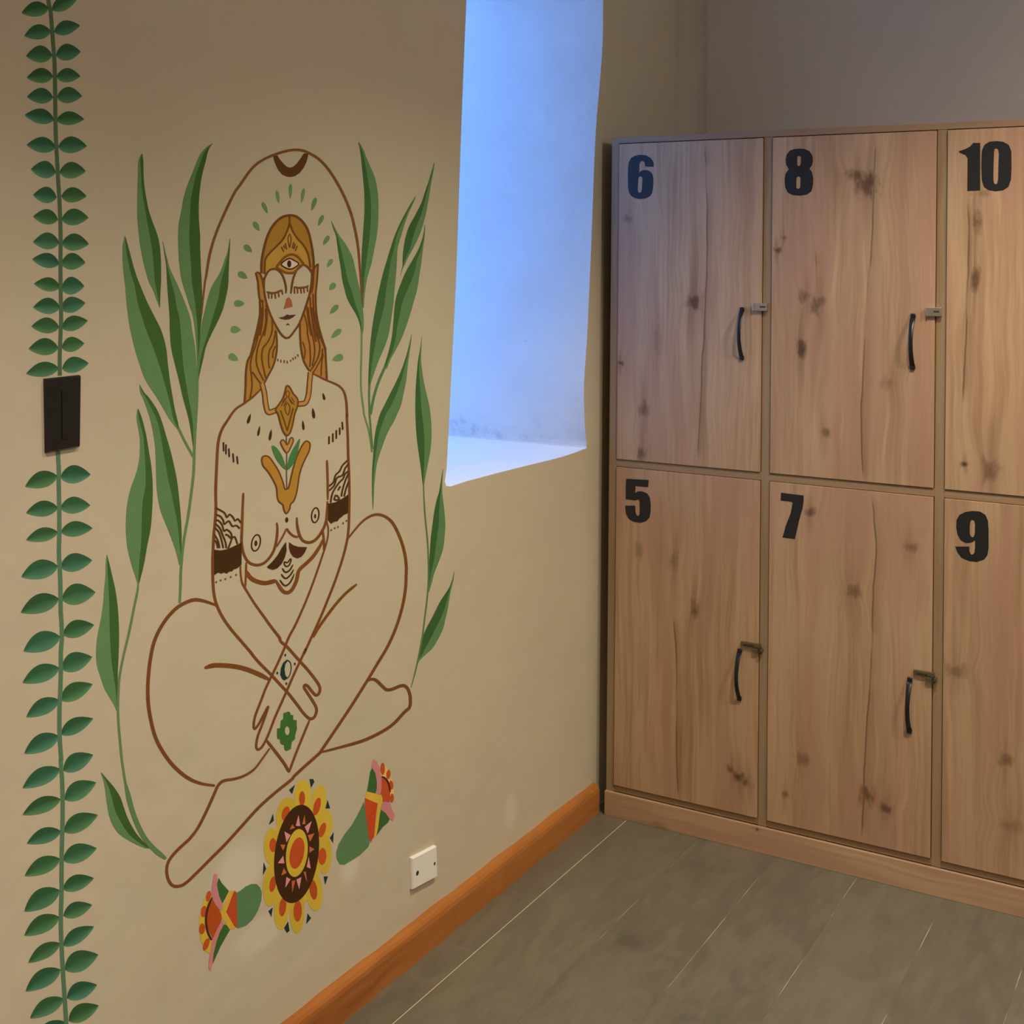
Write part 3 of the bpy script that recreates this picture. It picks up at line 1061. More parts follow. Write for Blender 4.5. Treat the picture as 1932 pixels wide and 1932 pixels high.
pl1 = mural_root('painted_plant', (339, 1137), 'painted green plant of six tall sword leaves beside the figure\'s head and shoulder')
for st, flip in tall:
    Paint().blade(st, jit(GD if flip else GL, .06), jit(GL if flip else GD, .06)).build('leaf', pl1)
Paint().stroke(L2([(1112, 1250), (1108, 1600)]) + L3([(1088, 300), (1072, 640), (1070, 750), (1060, 950), (1030, 1200), (995, 1450), (950, 1700), (925, 1900)]) +
               L4([(1240, 380), (1230, 500), (1225, 700), (1215, 885)]), 5.0, pig(88, 112, 62), 1, taper=(0.6, 0.9)) \
    .stroke(L3([(878, 370), (960, 540), (1060, 720)]), 4.5, pig(88, 112, 62), 1).build('stem', pl1)

low = [
    (stations((*S3, [(140, 380, 386, 393), (250, 370, 395, 435), (400, 395, 435, 475), (500, 410, 455, 495), (650, 410, 465, 520), (800, 395, 475, 545),
                     (950, 355, 480, 560), (1100, 300, 475, 568), (1250, 265, 445, 565), (1400, 245, 435, 558), (1600, 240, 430, 540), (1800, 255, 422, 500)]),
              (*S4, [(322, 605, 730, 800), (450, 640, 720, 775), (550, 672, 716, 750), (645, 702, 712, 725)])), 0),
    (stations((*S4, [(300, 328, 330, 333), (400, 318, 336, 360), (550, 315, 342, 395), (700, 300, 350, 430), (900, 285, 360, 460), (1100, 255, 362, 475),
                     (1300, 215, 368, 480), (1500, 200, 380, 475), (1650, 212, 395, 468)]),
              (*T5, [(800, 1135, 1290, 1340), (950, 1185, 1312, 1340), (1050, 1240, 1322, 1348), (1150, 1300, 1328, 1352), (1210, 1322, 1335, 1354)])), 0),
    (stations((*T6, [(468, 1146, 1149, 1155), (550, 1175, 1195, 1225), (650, 1195, 1240, 1310), (750, 1207, 1270, 1370), (850, 1222, 1295, 1405),
                     (950, 1240, 1330, 1440), (1050, 1275, 1385, 1485), (1150, 1340, 1450, 1545), (1220, 1430, 1520, 1600), (1280, 1540, 1600, 1660),
                     (1330, 1650, 1680, 1720)])), 0),
]
pl2 = mural_root('painted_plant', (313, 1620), 'painted green plant of three broad leaves, stem ending at the figure\'s foot')
for st, flip in low:
    Paint().blade(st, jit(GL, .06), jit(GD, .06)).build('leaf', pl2)
Paint().stroke(L4([(713, 640), (702, 750), (660, 950), (600, 1250), (540, 1500), (490, 1750)]) + V[4]([(1350, 950), (1343, 1200), (1352, 1400), (1375, 1650)]) +
               V[5]([(1388, 330), (1430, 600), (1490, 850)]), 4.6, pig(88, 112, 66), 1, taper=(0.6, 1)) \
    .stroke(V[5]([(1430, 600), (1490, 850), (1560, 1050), (1650, 1220), (1760, 1345), (1890, 1450)]), 9.5, pig(84, 110, 66), 1, taper=(0.5, 0.5)).build('stem', pl2)

right = [
    (stations((*Q1, [(118, 616, 620, 628), (200, 635, 655, 675), (300, 650, 685, 715), (400, 660, 705, 757), (550, 675, 730, 820), (700, 688, 755, 850),
                     (850, 692, 770, 862), (1000, 690, 770, 862), (1150, 680, 765, 855), (1300, 670, 750, 835), (1450, 660, 730, 805), (1600, 655, 710, 775)]),
              (*Q2, [(150, 655, 690, 728), (322, 658, 680, 700), (420, 662, 672, 690), (520, 670, 676, 685)])), 1),
    (stations((*Q1, [(1075, 286, 289, 292), (1170, 315, 325, 340), (1250, 345, 360, 385), (1350, 360, 390, 460), (1500, 380, 425, 540), (1650, 405, 460, 580),
                     (1800, 425, 490, 612)]), (*Q2, [(322, 458, 540, 643), (400, 480, 560, 655), (500, 530, 590, 668), (600, 590, 625, 680), (700, 630, 650, 685),
                                                     (780, 645, 655, 680), (860, 649, 655, 667)])), 1),
    (stations((*Q1, [(775, 1312, 1315, 1318), (870, 1250, 1265, 1280), (970, 1195, 1212, 1232), (1100, 1125, 1150, 1185), (1250, 1060, 1085, 1140),
                     (1400, 1010, 1055, 1097), (1550, 965, 1015, 1087), (1700, 920, 990, 1078)]),
              (*Q2, [(300, 870, 955, 1058), (500, 830, 930, 1040), (700, 795, 880, 1010), (850, 775, 845, 985), (1000, 760, 815, 935), (1150, 750, 790, 870),
                     (1300, 742, 770, 815), (1450, 738, 755, 768), (1600, 738, 750, 762)])), 1),
    (stations((*Q1, [(1125, 1422, 1425, 1428), (1250, 1405, 1415, 1425), (1400, 1355, 1385, 1405), (1550, 1275, 1330, 1387), (1700, 1190, 1300, 1365)]),
              (*Q2, [(300, 1105, 1215, 1332), (450, 1065, 1155, 1290), (600, 1050, 1120, 1247), (750, 1038, 1090, 1197), (900, 1020, 1070, 1140),
                     (1050, 985, 1030, 1062), (1150, 955, 985, 1007), (1260, 922, 945, 965)])), 1),
    (stations((*Q1, [(365, 1538, 1541, 1544), (480, 1505, 1515, 1528), (600, 1470, 1482, 1505), (700, 1435, 1455, 1490), (850, 1385, 1420, 1465),
                     (1000, 1310, 1380, 1435), (1150, 1230, 1320, 1395), (1300, 1185, 1275, 1337), (1420, 1165, 1240, 1277), (1520, 1157, 1195, 1222),
                     (1600, 1155, 1166, 1186), (1640, 1150, 1155, 1162), (1740, 1127, 1129, 1131)])), 1),
    (stations((*Q2, [(840, 1262, 1264, 1266), (950, 1240, 1248, 1256), (1100, 1200, 1215, 1235), (1250, 1150, 1178, 1215), (1400, 1085, 1138, 1200),
                     (1550, 1010, 1085, 1170), (1700, 935, 1020, 1137)]),
              (*Q3, [(0, 755, 830, 965), (100, 725, 790, 920), (200, 700, 755, 862), (300, 685, 730, 818), (400, 675, 715, 782), (500, 670, 700, 747),
                     (600, 662, 685, 717), (700, 656, 678, 702), (800, 654, 670, 690), (900, 654, 666, 682), (1000, 656, 665, 678), (1165, 663, 666, 670)])), 1),
]
pl3 = mural_root('painted_plant', (703, 960), 'painted green plant of six narrow leaves beside the window opening')
for st, flip in right:
    Paint().blade(st, jit(pig(53, 86, 40), .06), jit(pig(85, 114, 67), .06)).build('leaf', pl3)
Paint().stroke(R2([(658, 800), (655, 1100), (648, 1350), (655, 1550), (680, 1750)]) + R3([(560, 20), (620, 230), (655, 470)]), 3.3, pig(96, 118, 70), 1) \
    .stroke(R2([(750, 1450), (748, 1600), (752, 1750)]) + R3([(625, 20), (640, 200), (660, 430)]), 3.6, pig(78, 104, 58), 1) \
    .stroke(R2([(945, 1230), (870, 1400), (820, 1550), (785, 1700), (768, 1820)]), 5.0, pig(72, 104, 62), 1, taper=(1, .6)).build('stem', pl3)

slim = [
    (stations((*Q2, [(875, 1386, 1388, 1390), (1000, 1372, 1378, 1384), (1150, 1345, 1358, 1380), (1300, 1330, 1355, 1395), (1450, 1318, 1365, 1420),
                     (1600, 1312, 1375, 1455), (1750, 1310, 1385, 1487)]),
              (*Q3, [(150, 1188, 1280, 1377), (300, 1200, 1290, 1377), (450, 1218, 1290, 1365), (600, 1240, 1288, 1337), (700, 1252, 1285, 1318),
                     (800, 1264, 1280, 1300), (870, 1272, 1279, 1288)])), 1),
    (stations((*Q3, [(680, 1513, 1515, 1519), (800, 1495, 1502, 1512), (950, 1470, 1490, 1508), (1050, 1440, 1480, 1519), (1200, 1410, 1470, 1536),
                     (1350, 1390, 1465, 1546), (1500, 1370, 1445, 1537), (1650, 1360, 1425, 1517), (1800, 1350, 1405, 1467)]),
              (*Q4, [(200, 1340, 1370, 1412), (280, 1337, 1360, 1392), (370, 1334, 1348, 1366), (430, 1331, 1340, 1350)])), 1),
    (stations((*Q4, [(185, 1650, 1653, 1655), (280, 1630, 1638, 1645), (380, 1590, 1605, 1622), (450, 1545, 1590, 1606), (550, 1480, 1560, 1590),
                     (650, 1430, 1530, 1573), (750, 1380, 1490, 1549), (850, 1325, 1440, 1527), (950, 1280, 1390, 1487), (1050, 1255, 1340, 1432),
                     (1120, 1240, 1300, 1385), (1190, 1225, 1262, 1308), (1250, 1215, 1226, 1246), (1290, 1208, 1212, 1218)])), 1),
]
pl4 = mural_root('painted_plant', (775, 1297), 'painted green plant of three slim leaves on a hair thin stem below the window')
for st, flip in slim:
    Paint().blade(st, jit(pig(50, 82, 38), .06), jit(pig(82, 111, 63), .06)).build('leaf', pl4)
Paint().stroke(R3([(1280, 840), (1285, 1000), (1300, 1250), (1325, 1500), (1337, 1700), (1342, 1900)]) +
               R4([(1340, 300), (1333, 420), (1320, 550), (1295, 750), (1270, 950), (1240, 1120), (1210, 1270), (1170, 1440), (1128, 1590)]),
               3.0, pig(84, 102, 60), 1, taper=(.6, .5)).build('stem', pl4)

# ---------------------------------------------------------------- arch with crescent, ring of drops
H1, H2, H3 = zoom(430, 270, 7.728), zoom(440, 440, 8.7818), zoom(430, 580, 7.728)
arch = mural_root('painted_arch', (381, 590), 'thin painted brown arch with a dark crescent at its top, around the figure\'s head')
Paint().stroke(L2([(1160, 600), (1180, 400), (1202, 200)]) + L1([(1215, 1750), (1255, 1500), (1310, 1300), (1365, 1150), (1430, 1000), (1500, 850), (1570, 715)]) +
               H1([(180, 605), (300, 430), (400, 320), (500, 250), (620, 190), (760, 140), (900, 105), (1000, 98), (1100, 112), (1200, 155),
                   (1320, 230), (1430, 340), (1530, 480), (1620, 630), (1700, 790), (1770, 960), (1820, 1120), (1870, 1350), (1900, 1550)]) +
               R1([(640, 1700), (655, 1932)]) + R2([(668, 480)]), 5.0, pig(112, 68, 30), 2, 4, taper=(.5, .5)).build('line', arch)
Paint().fill(H1([(650, 160), (680, 280), (730, 390), (790, 460), (860, 490), (920, 495), (980, 480), (1050, 430), (1110, 350), (1150, 260), (1175, 150),
                 (1105, 150), (1060, 220), (1010, 290), (950, 345), (900, 358), (850, 340), (800, 290), (750, 230), (712, 165)]), pig(84, 48, 12), 1).build('crescent', arch)

halo = mural_root('painted_halo', (440, 675), 'ring of small green painted drops around the figure\'s head')
for z_, a, t, w in [(H1, (710, 690), (742, 880), 68), (H1, (912, 590), (908, 815), 66), (H1, (1107, 655), (1070, 875), 66), (H1, (1282, 795), (1218, 988), 84),
                    (H1, (1388, 1050), (1316, 1208), 84), (H1, (1472, 1350), (1388, 1487), 90), (H1, (1523, 1690), (1443, 1812), 82),
                    (H1, (500, 862), (578, 1024), 80), (H1, (375, 1145), (455, 1280), 100), (H1, (235, 1490), (350, 1588), 118),
                    (H2, (80, 650), (235, 748), 140), (H2, (10, 1160), (188, 1168), 150), (H3, (35, 320), (187, 328), 142), (H3, (10, 690), (148, 772), 135),
                    (H2, (1690, 830), (1592, 940), 130), (H2, (1735, 1190), (1600, 1338), 120), (H2, (1785, 1590), (1622, 1735), 128),
                    (H3, (1680, 710), (1520, 765), 140)]:
    (a, t) = z_([a, t])
    s = 8.7818 if z_ is H2 else 7.728
    Paint().drop(a, t, w / s, jit(DROP, .12)).build('drop', halo)

# ---------------------------------------------------------------- the seated figure
B1, B2, B3 = zoom(390, 760, 6.44), zoom(390, 960, 6.44), zoom(440, 1200, 7.155)
B4, B5 = zoom(270, 1100, 6.44), zoom(270, 1390, 6.44)
A1, A2 = zoom(390, 880, 7.73), zoom(590, 780, 7.73)
C1, C2 = zoom(470, 690, 6.44), zoom(440, 930, 9.66)
fig = mural_root('painted_figure', (330, 1675), 'painted line figure of a seated woman with ochre hair, crossed legs and crossed hands')

# hair
cap = H1([(488, 1900), (488, 1750), (510, 1600), (545, 1450), (590, 1320), (650, 1210), (730, 1120), (810, 1070), (900, 1053), (980, 1065), (1050, 1110),
          (1120, 1190), (1170, 1290), (1210, 1450), (1235, 1600), (1248, 1750), (1246, 1890)])
brow = H1([(1215, 1835), (1160, 1790), (1110, 1780), (1060, 1805), (1015, 1850), (980, 1905), (890, 1915), (800, 1900), (760, 1860), (700, 1825), (650, 1830), (600, 1860), (550, 1915)])
hair = Paint()
hair.fill(cap + brow, pig(150, 104, 34), 0)
hair.fill(H1([(895, 1175), (930, 1280), (1010, 1390), (1090, 1480), (1150, 1580), (1180, 1680), (1195, 1810), (1160, 1790), (1110, 1780), (1060, 1805), (1015, 1850),
              (980, 1905), (890, 1915), (800, 1900), (760, 1860), (700, 1825), (650, 1830), (600, 1860), (555, 1905), (535, 1800), (545, 1690), (600, 1610), (700, 1510),
              (800, 1400), (860, 1280)]), pig(166, 122, 46), 1)
lockL = H2([(372, 650), (440, 662), (480, 760), (505, 900), (530, 1090), (565, 1260), (640, 1430), (700, 1530), (720, 1640)]) + \
    H3([(712, 500), (708, 650), (680, 780), (640, 885), (585, 990), (530, 1100), (480, 1180), (420, 1250), (340, 1330), (240, 1395), (245, 1200), (255, 1000),
        (265, 900), (290, 780), (330, 680), (370, 540), (420, 380), (450, 200), (458, 60)]) + H2([(430, 1180), (418, 1000), (405, 820)])
lockR = H2([(1400, 500), (1385, 750), (1362, 1000), (1368, 1250), (1400, 1480), (1450, 1680)]) + \
    H3([(1340, 400), (1410, 590), (1425, 750), (1435, 950), (1440, 1055), (1330, 1010), (1240, 965), (1185, 915), (1130, 850), (1090, 760), (1060, 600), (1050, 400), (1045, 230)]) + \
    H2([(1095, 1490), (1165, 1320), (1225, 1150), (1268, 990), (1296, 820), (1300, 650), (1345, 560)])
hair.fill(lockL, pig(154, 108, 42), 0)
hair.fill(lockR, pig(158, 106, 48), 0)
hair.build('hair', fig, 'ochre hair')
st = Paint()
st.stroke(cap, 4.6, BROWN2, 3)
for z_, ps, w in [
    (H1, [(895, 1070), (893, 1170), (860, 1280), (800, 1400), (700, 1510), (600, 1610), (545, 1690), (535, 1800), (532, 1910)], 3.4),
    (H1, [(898, 1170), (940, 1280), (1010, 1390), (1090, 1480), (1150, 1580), (1180, 1680), (1198, 1815)], 3.4),
    (H3, [(490, 0), (480, 200), (440, 400), (400, 560), (350, 700), (325, 850), (345, 1050), (345, 1180), (315, 1330)], 2.8),
    (H3, [(545, 20), (550, 200), (520, 350), (460, 500), (420, 650), (412, 800), (450, 930), (520, 1070)], 2.8),
    (H3, [(640, 180), (640, 350), (580, 500), (505, 600), (492, 750), (530, 950), (550, 1030)], 2.8),
    (H3, [(690, 330), (680, 420), (650, 540), (600, 640), (590, 800), (605, 890)], 2.6),
    (H3, [(690, 560), (655, 650), (650, 740)], 2.4),
    (H3, [(350, 940), (430, 1050), (500, 1140)], 3.0),
    (H3, [(1110, 100), (1150, 250), (1160, 400), (1190, 550), (1200, 750), (1190, 870)], 2.8),
    (H3, [(1165, 0), (1190, 200), (1230, 400), (1258, 550), (1258, 700), (1225, 850)], 2.8),
    (H3, [(1225, 0), (1250, 250), (1290, 400), (1335, 550), (1320, 700), (1260, 830), (1195, 930)], 2.8),
    (H3, [(1085, 500), (1122, 620), (1110, 750)], 2.4),
    (H3, [(1375, 600), (1365, 720), (1300, 850), (1235, 960)], 2.6),
    (H3, [(1385, 680), (1362, 830), (1355, 1000)], 2.6),
    (H2, [(440, 1120), (440, 1350), (400, 1560), (340, 1800)], 3.4),
    (H2, [(1362, 990), (1368, 1250), (1400, 1480), (1450, 1680), (1530, 1930)], 3.4),
    (H2, [(1318, 1000), (1325, 1200), (1345, 1400), (1385, 1600), (1420, 1750)], 2.8),
    (H2, [(1270, 1060), (1280, 1250), (1300, 1400), (1330, 1600), (1370, 1800)], 2.8),
    (H2, [(1215, 1200), (1230, 1350), (1255, 1520), (1290, 1700)], 2.8),
    (H2, [(480, 1100), (490, 1300), (475, 1500), (440, 1700)], 2.8),
    (H2, [(540, 1180), (560, 1350), (545, 1520), (510, 1700)], 2.6),
    (H3, [(452, 160), (430, 350), (370, 540), (330, 690), (285, 780), (260, 950), (255, 1150), (240, 1395)], 3.6),
    (H3, [(700, 340), (712, 500), (707, 650), (680, 780), (640, 890), (580, 1000), (530, 1100)], 3.2),
    (H3, [(1278, 60), (1300, 250), (1355, 450), (1412, 600), (1425, 780), (1440, 1055)], 3.6),
    (H3, [(1047, 230), (1052, 450), (1068, 620), (1100, 770), (1150, 870), (1190, 925)], 3.2),
]:
    st.stroke(z_(ps), w * 1.08, BROWN2, 3)
st.build('hair_strands', fig)

face = Paint()
face.stroke(H2([(515, 730), (505, 900), (530, 1080), (580, 1260), (650, 1430), (720, 1560), (790, 1670), (850, 1725), (890, 1735), (940, 1710), (1010, 1620), (1090, 1500),
                (1160, 1330), (1220, 1150), (1265, 1000), (1295, 820), (1302, 650), (1275, 600)]), 3.8, BROWN2, 4)
face.stroke(H2([(510, 760), (570, 640), (640, 595), (720, 600), (790, 660), (840, 760), (872, 900), (870, 995)]), 3.8, BROWN2, 4, taper=(1, .6))
face.stroke(H2([(1290, 640), (1240, 570), (1180, 530), (1110, 540), (1040, 630), (990, 760), (965, 900), (953, 1000)]), 3.8, BROWN2, 4, taper=(1, .6))
face.stroke(H2([(372, 650), (405, 800), (418, 950), (440, 1100), (500, 1150)]), 3.4, BROWN2, 4)
face.stroke(H2([(380, 648), (440, 672), (482, 780), (500, 900)]), 3.6, BROWN2, 4)
face.stroke(H2([(1400, 505), (1350, 565), (1330, 650), (1320, 850), (1290, 990)]), 3.2, BROWN2, 4)
face.stroke(H2([(1402, 505), (1388, 750), (1362, 1000)]), 3.4, BROWN2, 4)
face.build('face_outline', fig)
eye = Paint()
eye.stroke(H2([(705, 570), (780, 470), (860, 390), (960, 352), (1050, 380), (1110, 440), (1165, 515)]), 4.6, pig(112, 66, 20), 5)
eye.stroke(H2([(705, 565), (790, 612), (860, 650), (920, 660), (1000, 650), (1070, 590), (1165, 510)]), 4.2, pig(112, 66, 20), 5)
eye.fill(H2([(790, 520), (850, 455), (930, 425), (1010, 455), (1075, 508), (1010, 565), (940, 588), (870, 570)]), pig(196, 170, 140), 5, 3)
eye.stroke(H2([(790, 520), (850, 455), (930, 420), (1010, 455), (1080, 508), (1010, 570), (940, 595), (870, 575)]), 2.6, DARK, 6, closed=True)
eye.ell(*H2([(922, 508)])[0], 34 / 8.78, 60 / 8.78, pig(52, 26, 6), 7)
eye.stroke(H2([(930, 15), (905, 80), (908, 140), (930, 235), (950, 140), (957, 80)]), 2.0, BROWN2, 5, closed=True)
for a, d in [((858, 165), (882, 270)), ((830, 200), (850, 250)), ((792, 225), (835, 310)), ((1000, 145), (978, 250)), ((1025, 175), (1000, 262)), ((1058, 205), (1025, 295))]:
    eye.stroke(H2([a, ((a[0] + d[0]) / 2, (a[1] + d[1]) / 2), d]), 2.4, BROWN2, 5, 3)
eye.build('forehead_eye', fig, 'open eye with rays on the forehead')
for lid, lash, nm in [([(550, 970), (620, 990), (700, 985), (760, 960), (815, 945)],
                       [((580, 985), (590, 1085)), ((640, 990), (635, 1085)), ((690, 990), (700, 1085)), ((745, 970), (757, 1062)), ((805, 950), (818, 1018))], 'closed_eye'),
                      ([(1000, 890), (1080, 905), (1150, 900), (1210, 890), (1245, 868)],
                       [((1010, 895), (1015, 1002)), ((1060, 905), (1066, 998)), ((1115, 905), (1126, 998)), ((1165, 900), (1176, 992)), ((1225, 880), (1231, 972))], 'closed_eye')]:
    e = Paint().stroke(H2(lid), 3.8, BROWN, 4, taper=(.6, .6))
    for a, d in lash:
        e.stroke(H2([a, ((a[0] + d[0]) / 2, (a[1] + d[1]) / 2), d]), 2.6, BROWN, 4, 3, taper=(1, .6))
    e.build(nm, fig)
Paint().fill(H2([(910, 1058), (880, 1090), (855, 1180), (833, 1258), (880, 1238), (930, 1228), (982, 1215), (967, 1130), (945, 1085)]), pig(142, 82, 44), 4).build('nose', fig)
Paint().fill(H2([(752, 1397), (830, 1385), (890, 1345), (930, 1357), (1038, 1348), (990, 1392), (930, 1425), (860, 1432), (790, 1417)]), pig(78, 40, 22), 4) \
    .fill(H2([(863, 1528), (900, 1488), (938, 1528), (900, 1515)]), DARK, 4).build('mouth', fig)

# necklace and pendant
nk = Paint()
nl, nr_ = H3([(495, 1110), (530, 1250), (548, 1400), (580, 1520), (640, 1520), (730, 1480)]), H3([(1203, 945), (1188, 1100), (1172, 1270), (1130, 1385), (1060, 1405), (980, 1410)])
for w, c, l in ((10.5, BROWN2, 4), (5.8, TAN, 5)):
    nk.stroke(nl, w, c, l).stroke(nr_, w, c, l)
pend = H3([(865, 1140), (900, 1170), (950, 1260), (1010, 1335), (1010, 1440), (970, 1550), (940, 1700), (900, 1830), (850, 1865), (800, 1800), (760, 1680), (730, 1560), (690, 1500),
           (720, 1440), (790, 1340), (830, 1230), (845, 1160)])
nk.fill(pend, pig(152, 108, 36), 6)
nk.stroke(pend, 3.2, BROWN2, 7, 3, closed=True)
nk.stroke(H3([(860, 1800), (810, 1640), (760, 1500)]), 3.0, BROWN2, 7).stroke(H3([(860, 1800), (905, 1620), (945, 1470)]), 3.0, BROWN2, 7)
nk.stroke(H3([(860, 1390), (900, 1470), (870, 1570), (825, 1480)]), 2.2, BROWN2, 7, 3, closed=True)
for a, d in [((920, 1310), (965, 1385)), ((890, 1340), (930, 1410)), ((830, 1320), (790, 1390)), ((850, 1360), (805, 1440))]:
    nk.stroke(H3([a, d]), 2.0, BROWN2, 7, 2)
nk.stroke(H3([(866, 1215), (895, 1260), (866, 1305), (838, 1260)]), 1.8, BROWN2, 7, 3, closed=True)
nk.stroke(H3([(770, 1440), (820, 1360), (862, 1300)]), 1.8, BROWN2, 7).stroke(H3([(965, 1420), (920, 1370), (872, 1300)]), 1.8, BROWN2, 7)
nk.build('necklace', fig, 'ochre necklace with pointed pendant')

# chest plant
ch = Paint()
horn = C1([(190, 1095), (240, 1110), (300, 1190), (360, 1290), (410, 1420), (430, 1495), (455, 1497), (480, 1470), (520, 1300), (570, 1120), (630, 990), (680, 920), (720, 925), (738, 960),
           (725, 1040), (690, 1110), (640, 1220), (605, 1340), (590, 1450), (570, 1560), (540, 1640), (500, 1685), (490, 1740), (450, 1795), (420, 1750), (408, 1690), (360, 1650), (340, 1590),
           (330, 1480), (290, 1390), (230, 1290), (170, 1220), (152, 1150), (160, 1110)])
ch.fill(horn, pig(160, 113, 38), 3).stroke(horn, 3.0, BROWN2, 4, 3, closed=True)
ch.stroke(C1([(455, 1490), (452, 1250), (455, 1060), (450, 855)]), 2.0, pig(84, 70, 50), 5)
ch.fill(C1([(270, 975), (320, 985), (380, 1060), (420, 1150), (447, 1255), (410, 1240), (350, 1170), (300, 1080)]), pig(66, 106, 52), 4, 3)
ch.fill(C1([(618, 885), (580, 1080), (540, 1180), (490, 1250), (458, 1258), (470, 1170), (500, 1070), (560, 960)]), pig(62, 104, 56), 4, 3)
heart = C1([(455, 1060), (385, 950), (385, 915), (410, 900), (440, 935), (455, 962), (480, 930), (495, 885), (520, 875), (532, 900), (520, 950)])
ch.fill(heart, TAN, 5).stroke(heart, 2.6, BROWN2, 6, 3, closed=True)
ch.build('chest_emblem', fig, 'ochre forked emblem with two green leaves')

body = Paint()
for z_, ps, w in [
    (None, H3([(490, 1175), (420, 1250), (340, 1322), (230, 1402), (100, 1492)]) + B1([(250, 215), (190, 310), (150, 420), (130, 560), (118, 800), (108, 1050), (110, 1280), (100, 1450), (85, 1600),
                                                                                    (75, 1800)]) +
     B2([(70, 650), (75, 900), (90, 1050), (125, 1180), (200, 1330), (300, 1470), (420, 1610), (540, 1750)]) +
     B3([(260, 255), (360, 370), (500, 510), (620, 640), (740, 770), (850, 910), (940, 1030), (1020, 1108), (1080, 1105), (1117, 1040), (1120, 970), (1080, 890), (1010, 780), (958, 700), (962, 665),
         (1000, 670), (1060, 745), (1110, 795), (1150, 780), (1170, 720), (1150, 650), (1080, 550), (1000, 450), (900, 340), (820, 250), (730, 150), (640, 70)]) +
     B2([(880, 1560), (780, 1430), (680, 1290), (580, 1150), (480, 990), (430, 900), (410, 780), (408, 690)]), 4.4),
    (C2, [(182, 0), (170, 300), (155, 700), (150, 900), (180, 1080), (250, 1230), (350, 1300), (470, 1310), (580, 1260), (680, 1150), (750, 1010), (790, 820), (802, 650), (790, 540)], 4.2),
    (A1, [(532, 385), (527, 500), (520, 650), (512, 820), (508, 960)], 3.8),
    (C2, [(1155, 445), (1165, 600), (1200, 750), (1260, 860), (1350, 900), (1430, 890), (1520, 830), (1620, 690), (1690, 520), (1708, 350), (1715, 150)], 4.4),
    (A2, [(218, 1260), (216, 1000), (212, 850), (206, 680)], 3.6),
    (C2, [(970, 645), (900, 790), (785, 985)], 3.0), (C2, [(970, 645), (1030, 730), (1110, 790), (1185, 800)], 3.6),
    (C2, [(228, 1420), (300, 1530), (400, 1600), (560, 1640), (680, 1622), (775, 1595)], 6.6),
    (C2, [(770, 1590), (830, 1690), (890, 1775), (960, 1815), (1040, 1790), (1110, 1690), (1160, 1560), (1180, 1450), (1220, 1380), (1340, 1270), (1450, 1160), (1560, 1000), (1635, 850)], 5.6),
    (C2, [(235, 1260), (228, 1500), (215, 1725)], 3.2),
    (C2, [(1628, 690), (1648, 850), (1655, 1060)], 3.6),
    (None, H3([(1235, 962), (1330, 1010), (1430, 1060), (1560, 1112), (1650, 1172), (1702, 1262), (1726, 1400), (1736, 1600)]) +
     B1([(1700, 150), (1712, 400), (1718, 650), (1727, 850), (1732, 1100), (1727, 1400), (1720, 1550)]) +
     B2([(1700, 400), (1650, 600), (1560, 870), (1470, 1100), (1380, 1320), (1270, 1560), (1180, 1760)]) +
     B3([(980, 170), (900, 340), (820, 510), (720, 740), (640, 920), (560, 1100), (480, 1310), (430, 1420), (380, 1500), (330, 1530), (308, 1480), (330, 1350), (390, 1190), (440, 1050), (470, 950),
         (420, 1040), (340, 1190), (285, 1250), (275, 1180), (300, 1060), (370, 880), (430, 720), (490, 590), (540, 490), (620, 320), (690, 160)]) +
     B2([(1000, 1550), (1080, 1400), (1200, 1130), (1300, 870), (1400, 580), (1462, 380), (1475, 250), (1458, 160)]), 3.8),
    (B3, [(445, 1405), (560, 1550), (680, 1710), (752, 1835)], 4.6), (B3, [(750, 1840), (830, 1620), (930, 1370), (1030, 1130)], 3.8),
    (None, B4([(895, 272), (780, 230), (660, 202), (560, 217), (420, 290), (300, 410), (200, 560), (130, 720), (90, 900), (65, 1100), (55, 1300), (65, 1500), (100, 1700)]) +
     B5([(150, 10), (220, 150), (330, 310), (450, 430), (580, 520), (720, 570), (870, 592)]), 5.4),
    (None, B5([(1535, 140), (1450, 260), (1350, 390), (1230, 470), (1100, 512), (980, 532), (910, 590), (850, 720), (760, 920), (660, 1110), (560, 1240), (420, 1370), (320, 1490), (285, 1600),
               (300, 1720), (350, 1800), (420, 1815), (510, 1780), (640, 1660), (800, 1500), (1000, 1300), (1200, 1080), (1400, 860), (1600, 680), (1800, 520)]) +
     B3([(820, 1890), (960, 1760), (1150, 1590), (1200, 1525)]) + R4([(325, 1932), (450, 1740), (600, 1500), (720, 1300), (850, 1080), (950, 850), (1020, 620), (1060, 400), (1070, 200)]) +
     R3([(1070, 1850), (1055, 1720), (1010, 1550), (930, 1370), (850, 1275), (750, 1230), (650, 1240), (540, 1310), (440, 1420), (350, 1535)]), 4.6),
    (None, [(605, 1419), (640, 1410), (690, 1395), (735, 1371), (763, 1343)] + R4([(1110, 1830), (1120, 1720), (1100, 1630), (1060, 1575), (1000, 1570), (900, 1610), (830, 1615), (770, 1565),
                                                                                 (700, 1500), (640, 1490), (595, 1515)]), 4.8),
    (R4, [(470, 335), (330, 450), (180, 620), (0, 870), (-60, 980)], 4.4),
]:
    body.stroke(ps if z_ is None else z_(ps), w * 1.2, jit(BROWN, .06), 3, 5, taper=(.6, .6))
body.stroke(B4([(745, 1030), (850, 1000), (950, 998), (1100, 1010), (1250, 1045), (1400, 1105), (1540, 1175)]), 8.4, BROWN, 3, taper=(.45, .4))
body.build('body_outline', fig, 'brown brush outline of torso, arms and crossed legs')

